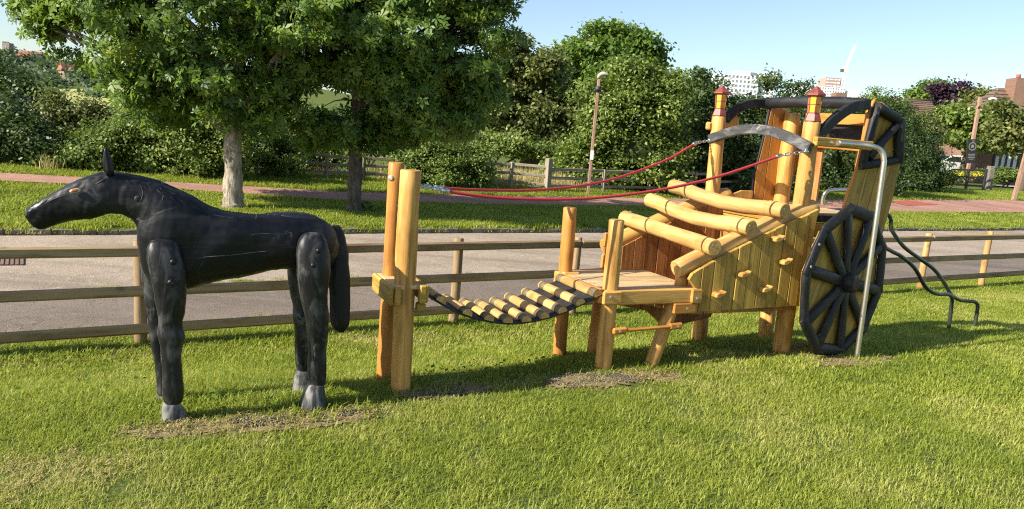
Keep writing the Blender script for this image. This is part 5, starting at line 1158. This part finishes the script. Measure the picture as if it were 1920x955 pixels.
cm = box(h2, 'chimney', (c0.x-cw/2, Y2+2.6, c0.z-1), (c0.x+cw/2, Y2+3.9, ctop), M['brick']); tube(cm, 'chimney_pot', [Vector((c0.x+.05, Y2+3.2, ctop)), Vector((c0.x+.05, Y2+3.2, ctop+.32))], .16, M['redtile'], 10, F=Matrix())
h3 = root('chimney_house', aty(1580, 200, 75), 'house top with a short brick chimney behind the right lantern', 'house')
q = aty(1577, 186, 75); box(h3, 'chimney', (-.55, 0, -3), (.55, 1.2, .6), M['brick'], Matrix.Translation(q))
e0, e1 = aty(1555, 225, 74), aty(1650, 225, 74); e1.z = e0.z; t0, t1 = aty(1590, 186, 78), aty(1625, 186, 78); t1.z = t0.z
slope(h3, [e0, e1, t1, t0], 9, M['tile']); box(h3, 'wall', (e0.x+.3, 74.4, e0.z-4), (e1.x-.3, 79, e0.z-.05), M['brick'])
# --- white car
def car():
    Yc_ = 58; c = aty(1783, 300, Yc_); zb = aty(1783, 291, Yc_).z-1.5; r_ = root('parked_car', Vector((c.x, c.y, zb)), 'white parked car half hidden behind the dark sloping bush', 'car', None, rad(8))
    F = WM[r_]
    prof = [(-2.15, .35), (-2.18, .75), (-2.05, .92), (-1.2, 1.0), (-.55, 1.44), (.3, 1.5), (1.3, 1.42), (1.95, 1.02), (2.12, .95), (2.18, .6), (2.12, .35)]
    def shell(name, pr, hw, mat, parent, zcut=None, inset=None):
        vs = []; n = len(pr)
        for y, s_ in ((-hw, .93), (-hw*.97, 1), (hw*.97, 1), (hw, .93)):
            for x, z in pr: t = max(0, (z-.95)/.55); vs.append((x*(.985 if s_ < 1 else 1), y*(1-.16*t), .35+(z-.35)*(1 if s_ == 1 else .985)))
        fs = [tuple(range(n-1, -1, -1)), tuple(3*n+k for k in range(n))]
        for r in range(3):
            for k in range(n): fs.append((r*n+k, r*n+(k+1) % n, (r+1)*n+(k+1) % n, (r+1)*n+k))
        me = mesh(name, vs, fs); bm = bmesh.new(); bm.from_mesh(me); bmesh.ops.recalc_face_normals(bm, faces=bm.faces); bm.to_mesh(me); bm.free(); return link(name, me, mat, parent, F)
    shell('body', prof, .88, M['carpaint'], r_)
    for sgn in (-1, 1):
        for pts in ([(-1.05, 1.02), (-.5, 1.38), (.2, 1.42), (.2, 1.02)], [(.28, 1.02), (.28, 1.42), (1.2, 1.36), (1.65, 1.05)]):
            vs = [(x, sgn*(.885*(1-.16*max(0, (z-.95)/.55))+.006), z) for x, z in pts]; link('side_window', mesh('side_window', vs, [(0, 1, 2, 3)]), M['carglass'], r_, F)
        for x in (-1.35, 1.35):
            wl_ = tube(r_, 'wheel', [V3(x, sgn*.70, .32), V3(x, sgn*.90, .32)], .32, M['tyre'], 18, F=F); tube(wl_, 'rim', [V3(x, sgn*.89, .32), V3(x, sgn*.91, .32)], .2, M['galv'], 14, F=F)
        box(r_, 'headlight', (-2.19, sgn*.55-.15, .66), (-2.1, sgn*.55+.15, .8), M['plastic_white'], F); box(r_, 'tail_light', (2.08, sgn*.6-.14, .75), (2.19, sgn*.6+.14, .95), M['red'], F)
    for xs in ([(-1.2, 1.01), (-.58, 1.42)], [(1.35, 1.41), (1.92, 1.05)]):
        (xa, za), (xb, zb2) = xs; o = .02 if xa > 0 else -.02; link('windscreen', mesh('windscreen', [(xa+o, -.72, za+.02), (xa+o, .72, za+.02), (xb+o, .68, zb2+.02), (xb+o, -.68, zb2+.02)], [(0, 1, 2, 3)]), M['carglass'], r_, F)
car()
# ================================================================ GRASS
def tuft(name, nb, R, h0, h1, w, seed, mat, curl=.5):
    r = np.random.default_rng(seed); vs, fs = [], []
    for i in range(nb):
        a = r.uniform(0, 6.28); q = R*math.sqrt(r.random()); x, y = q*math.cos(a), q*math.sin(a); h = r.uniform(h0, h1); d = r.uniform(0, 6.28); bend = r.uniform(.1, curl)*h; ww = w*r.uniform(.7, 1.2)
        dx, dy = math.cos(d), math.sin(d); px, py = -dy*ww/2, dx*ww/2; b = len(vs)
        for t, wf in ((0, 1), (.5, .85)):
            bx, by, bz = x+dx*bend*t*t, y+dy*bend*t*t, h*t*(1-.15*t); vs += [(bx-px*wf, by-py*wf, bz-.004), (bx+px*wf, by+py*wf, bz-.004)]
        vs.append((x+dx*bend, y+dy*bend, h*.88*(1-.35*bend/h)))
        fs += [(b, b+1, b+3, b+2), (b+2, b+3, b+4)]
    me = mesh(name, vs, fs); me.materials.append(mat); return bpy.data.objects.new(name, me)
def scatter(name, label, pts, rot, scl, tint, shade, variants, mat):
    me = bpy.data.meshes.new(name); me.vertices.add(len(pts)); me.vertices.foreach_set('co', np.asarray(pts, np.float32).ravel())
    for nm, arr in (('yaw', rot), ('scl', scl), ('tint', tint), ('shade', shade)):
        at = me.attributes.new(nm, 'FLOAT', 'POINT'); at.data.foreach_set('value', np.asarray(arr, np.float32))
    o = bpy.data.objects.new(name, me); COL.objects.link(o); me.materials.append(mat); tag(o, label, 'grass', kind='stuff')
    cl = bpy.data.collections.new(name+'_tufts')
    for v in variants: cl.objects.link(v)
    g = bpy.data.node_groups.new(name, 'GeometryNodeTree'); g.interface.new_socket('Geometry', in_out='INPUT', socket_type='NodeSocketGeometry'); g.interface.new_socket('Geometry', in_out='OUTPUT', socket_type='NodeSocketGeometry')
    N_ = g.nodes; L = g.links; gi = N_.new('NodeGroupInput'); go = N_.new('NodeGroupOutput'); mp = N_.new('GeometryNodeMeshToPoints'); ip = N_.new('GeometryNodeInstanceOnPoints'); ci = N_.new('GeometryNodeCollectionInfo')
    ci.inputs['Collection'].default_value = cl; ci.inputs['Separate Children'].default_value = True; ci.inputs['Reset Children'].default_value = True; ip.inputs['Pick Instance'].default_value = True
    def na(nm):
        n = N_.new('GeometryNodeInputNamedAttribute'); n.data_type = 'FLOAT'; n.inputs[0].default_value = nm; return n.outputs[0]
    cx = N_.new('ShaderNodeCombineXYZ'); L.new(na('yaw'), cx.inputs[2]); L.new(gi.outputs[0], mp.inputs[0]); L.new(mp.outputs[0], ip.inputs['Points']); L.new(ci.outputs[0], ip.inputs['Instance'])
    L.new(cx.outputs[0], ip.inputs['Rotation']); L.new(na('scl'), ip.inputs['Scale']); L.new(ip.outputs[0], go.inputs[0])
    md = o.modifiers.new('grass', 'NODES'); md.node_group = g; return o
BARE = []
for (x, y, a, b_) in PATCH: c = hit(x, y); BARE.append((c.x, c.y, a, b_))
def nz(x, y, s_, o=0): return noise.noise(Vector((x*s_, y*s_, o)))
DRY = [(hit(120, 655), .9, .35), (hit(250, 640), .5, .3), (hit(60, 900), .35, .2), (hit(700, 640), .5, .25), (hit(1850, 440), 1, 1)]
def field_pts(n, xr, yr, ok, base, var, edge=False):
    P, S, T, H_ = [], [], [], []
    xs = rng.uniform(*xr, n); ys = rng.uniform(*yr, n)
    for x, y in zip(xs, ys):
        if not ok(x, y): continue
        s_ = base*(1+var*rng.uniform(-1, 1))*(1+.3*nz(x, y, 1.1, 4)); t = .40+.27*nz(x, y, .9, 1)+.30*nz(x, y, 4.5, 2)+rng.uniform(-.16, .16)
        for c, ru, rv in DRY:
            d = math.hypot((x-c.x)/ru, (y-c.y)/rv)
            if d < 1.2: t += .55*(1.2-d); s_ *= .85
        skip = False
        for bx, by, ru, rv in BARE:
            dx, dy = x-bx, y-by; du, dv = dx*UD.x+dy*UD.y, dx*VD.x+dy*VD.y; q = math.hypot(du/ru, dv/rv)
            if q < 1.15+.6*nz(x, y, 6) and rng.random() < .97-.75*max(0, q-.35): skip = True
            if q < 1.6: t += .22; s_ *= .62
        if skip: continue
        P.append((x, y, terrain(x, y)+.002)); S.append(s_); T.append(min(1, max(0, t+.07))); H_.append(rng.uniform(0, .9))
    return P, S, T, H_
def inview(x, y, m=.12):
    p = Vector((x, y, 0))-EYE; z = p.dot(CF)
    if z < .3: return False
    return abs(p.dot(CR)/z) < .686+m and p.dot(CU)/z > -.342-m
def near_ok(x, y):
    s_, t = st(x, y); return inview(x, y) and t < -5.62-.008*s_ and not (t > -7 and False)
vA = [tuft('grass_tuft', 44, .105, .012, .050, .0042, 100+i, M['grass'], 1.3) for i in range(7)]
P, S, T, H_ = field_pts(62000, (-5.5, 12), (1.6, 13.5), lambda x, y: near_ok(x, y) and math.hypot(x, y) < 6.2, .95, .3)
scatter('lawn_grass', 'short yellow green grass of the playground lawn', P, rng.uniform(0, 6.28, len(P)), S, T, H_, vA, M['grass'])
vB = [tuft('grass_tuft', 34, .13, .02, .065, .0075, 200+i, M['grass'], 1.1) for i in range(6)]
P, S, T, H_ = field_pts(60000, (-5.5, 14), (3, 15), lambda x, y: near_ok(x, y) and math.hypot(x, y) >= 6.0, .95, .3)
scatter('lawn_grass', 'grass of the lawn farther from the camera towards the low fence', P, rng.uniform(0, 6.28, len(P)), S, T, H_, vB, M['grass'])
# longer grass along the fence, posts and gutter
def line_pts(n, f, w, base):
    P, S, T, H_ = [], [], [], []
    for i in range(n):
        x, y = f(rng.random()); x += rng.normal()*w; y += rng.normal()*w
        if not inview(x, y): continue
        P.append((x, y, terrain(x, y))); S.append(base*rng.uniform(.6, 1.3)*(1+.5*nz(x, y, 1.5))); T.append(min(1, max(0, .3+.3*nz(x, y, 2)+rng.uniform(-.15, .15)))); H_.append(rng.uniform(0, .8))
    return P, S, T, H_
def lerp2(a, b_): return lambda f: (a.x+(b_.x-a.x)*f, a.y+(b_.y-a.y)*f)
Q = [line_pts(3800, lerp2(rd(-4, -6.15, 0), rd(22, -6.5, 0)), .13, 1.35), line_pts(1500, lerp2(rd(-4, -5.85, 0), rd(22, -6.15, 0)), .09, 1.2)]
for (x, y) in ((0, .1), (1.62, .2), (1.58, .82), (2.03, .2), (3.45, .35), (3.45, 1.35), (4.2, 1.25), (4.0, .28), (4.02, -.05), (-1.36, -.1), (-.6, -.1)):
    c = A @ Vector((x, y, 0)); Q.append(line_pts(34, lambda f, c=c: (c.x, c.y), .13, 1.15))
P = sum([q[0] for q in Q], []); S = sum([q[1] for q in Q], []); T = sum([q[2] for q in Q], []); H_ = sum([q[3] for q in Q], [])
for i in range(5200):
    s0 = rng.uniform(-6, 34); c = rd(s0, .13+abs(rng.normal())*.05); ok_ = inview(c.x, c.y)
    if ok_ and nz(s0, 0, .6) > -.32+.012*s0: Q[0][0].append((c.x, c.y, c.z-.01)); Q[0][1].append(rng.uniform(.7, 1.5)); Q[0][2].append(min(1, max(0, .45+.5*nz(s0, 1, 1.3)+rng.uniform(-.2, .3)))); Q[0][3].append(rng.uniform(0, .9))
P = sum([q[0] for q in Q], []); S = sum([q[1] for q in Q], []); T = sum([q[2] for q in Q], []); H_ = sum([q[3] for q in Q], [])
scatter('edge_grass', 'longer lush grass along the low fence and round the posts', P, rng.uniform(0, 6.28, len(P)), S, T, H_, vB, M['grass'])
vC = [tuft('grass_tuft', 22, .17, .04, .10, .016, 300+i, M['grass'], 1.0) for i in range(5)]
# verge between road and path, verge beyond the path
def path_t(poly):
    Q_ = [st(p.x, p.y) for p in poly]; xs = np.array([q[0] for q in Q_]); ts = np.array([q[1] for q in Q_]); o = np.argsort(xs); return xs[o], ts[o]
nS, nT = path_t(eN); fS, fT = path_t(eF)
def verge_ok(x, y):
    s_, t = st(x, y)
    if not inview(x, y, .06) or t < .16: return False
    a, b_ = np.interp(s_, nS, nT), np.interp(s_, fS, fT)
    return t < a-.06 or (b_+.06 < t < b_+4.5)
P, S, T, H_ = [], [], [], []
for (n, xr, yr) in ((26000, (-12, 4), (8, 24)), (30000, (-2, 16), (12, 36)), (26000, (10, 40), (20, 56))):
    a, b_, c, d = field_pts(n, xr, yr, verge_ok, .95+.012*yr[0], .3); P += a; S += b_; T += c; H_ += d
scatter('verge_grass', 'mown grass verges on both sides of the red brown path', P, rng.uniform(0, 6.28, len(P)), S, np.clip(np.array(T)-.12, 0, 1), H_, vC, M['grass'])
# weeds along the gutter and straw under the far fence
Q = []
for i in range(46):
    s0 = rng.uniform(-1, 20); c = rd(s0, -3.80-.008*s0, LOWZ); Q.append(line_pts(int(rng.uniform(1, 7)), lambda f, c=c: (c.x+SD.x*(f-.5)*.35, c.y+SD.y*(f-.5)*.35), .03, .55))
P = sum([q[0] for q in Q], []); S = sum([q[1] for q in Q], []); T = sum([q[2] for q in Q], []); H_ = sum([q[3] for q in Q], [])
P = [(x, y, LOWZ+.012) for x, y, z in P]
scatter('gutter_weeds', 'small grass weeds growing along the dusty gutter line of the road', P, rng.uniform(0, 6.28, len(P)), S, T, H_, vB, M['grass'])
vS = [tuft('grass_stalk', 16, .2, .35, .75, .014, 400+i, M['straw'], .35) for i in range(3)]
for v in vS:
    at = v.data.attributes.new('tint', 'FLOAT', 'POINT'); at.data.foreach_set('value', np.random.default_rng(5).uniform(0, 1, len(v.data.vertices)).astype(np.float32))
P, S, T, H_ = [], [], [], []
for (xa, ya, xb, yb, n, sc_) in ((690, 338, 760, 342, 60, .8), (905, 352, 1080, 362, 300, .9), (575, 332, 660, 336, 50, .7), (60, 322, 110, 324, 20, .8)):
    a, b_ = hit(xa, ya), hit(xb, yb)
    for i in range(n):
        f = rng.random(); p = a.lerp(b_, f)+Vector((rng.normal()*.1, abs(rng.normal())*2.0, 0)); P.append((p.x, p.y, terrain(p.x, p.y))); S.append(sc_*rng.uniform(.6, 1.2)); T.append(rng.random()); H_.append(rng.random())
scatter('dry_grass', 'tall straw coloured dry grass behind the far fence', P, rng.uniform(0, 6.28, len(P)), S, T, H_, vS, M['straw'])
vD = [tuft('straw_bits', 9, .05, .006, .016, .005, 500+i, M['straw'], 5) for i in range(3)]
for w_ in vD:
    at = w_.data.attributes.new('tint', 'FLOAT', 'POINT'); at.data.foreach_set('value', np.random.default_rng(6).uniform(0, .45, len(w_.data.vertices)).astype(np.float32))
P, S, T, H_ = [], [], [], []
for bx, by, ru, rv in BARE+[(c.x, c.y, a*1.1, b_*1.1) for c, a, b_ in DRY]:
    for i in range(int(900*ru*rv)+30):
        a, q = rng.uniform(0, 6.28), math.sqrt(rng.random())*1.3; x, y = bx+UD.x*ru*q*math.cos(a)+VD.x*rv*q*math.sin(a), by+UD.y*ru*q*math.cos(a)+VD.y*rv*q*math.sin(a)
        P.append((x, y, terrain(x, y)+rng.uniform(.012, .03))); S.append(rng.uniform(.6, 1.3)); T.append(rng.uniform(.0, .6)); H_.append(.3)
scatter('straw_litter', 'dry straw coloured grass clippings on the worn ground', P, rng.uniform(0, 6.28, len(P)), S, T, H_, vD, M['straw'])
# broad leaved weeds in the lawn
WD = [(1000, 700, 70, .5), (400, 770, 40, .4), (1290, 660, 30, .4), (300, 720, 40, .5), (80, 690, 60, .6), (1650, 640, 20, .3), (860, 700, 40, .4), (1750, 575, 25, .4), (1870, 545, 50, .4), (620, 770, 14, .1)]
P, N, Z = [], [], []
for (x, y, n, r) in WD:
    c = hit(x, y)
    for i in range(n):
        p = c+UD*rng.normal()*r*.6+VD*rng.normal()*r*.22; P.append((p.x, p.y, terrain(p.x, p.y)+rng.uniform(.03, .10))); N.append((rng.normal()*.5, rng.normal()*.5, 1)); Z.append(rng.uniform(.2, .6))
me = leaf_mesh('lawn_weeds', np.array(P), np.array(N), rng.uniform(.02, .045, len(P)), np.array(Z), KITE); o = link('lawn_weeds', me, M['weed'], None, Matrix()); tag(o, 'small broad leaved weeds among the lawn grass', 'weeds', kind='stuff')
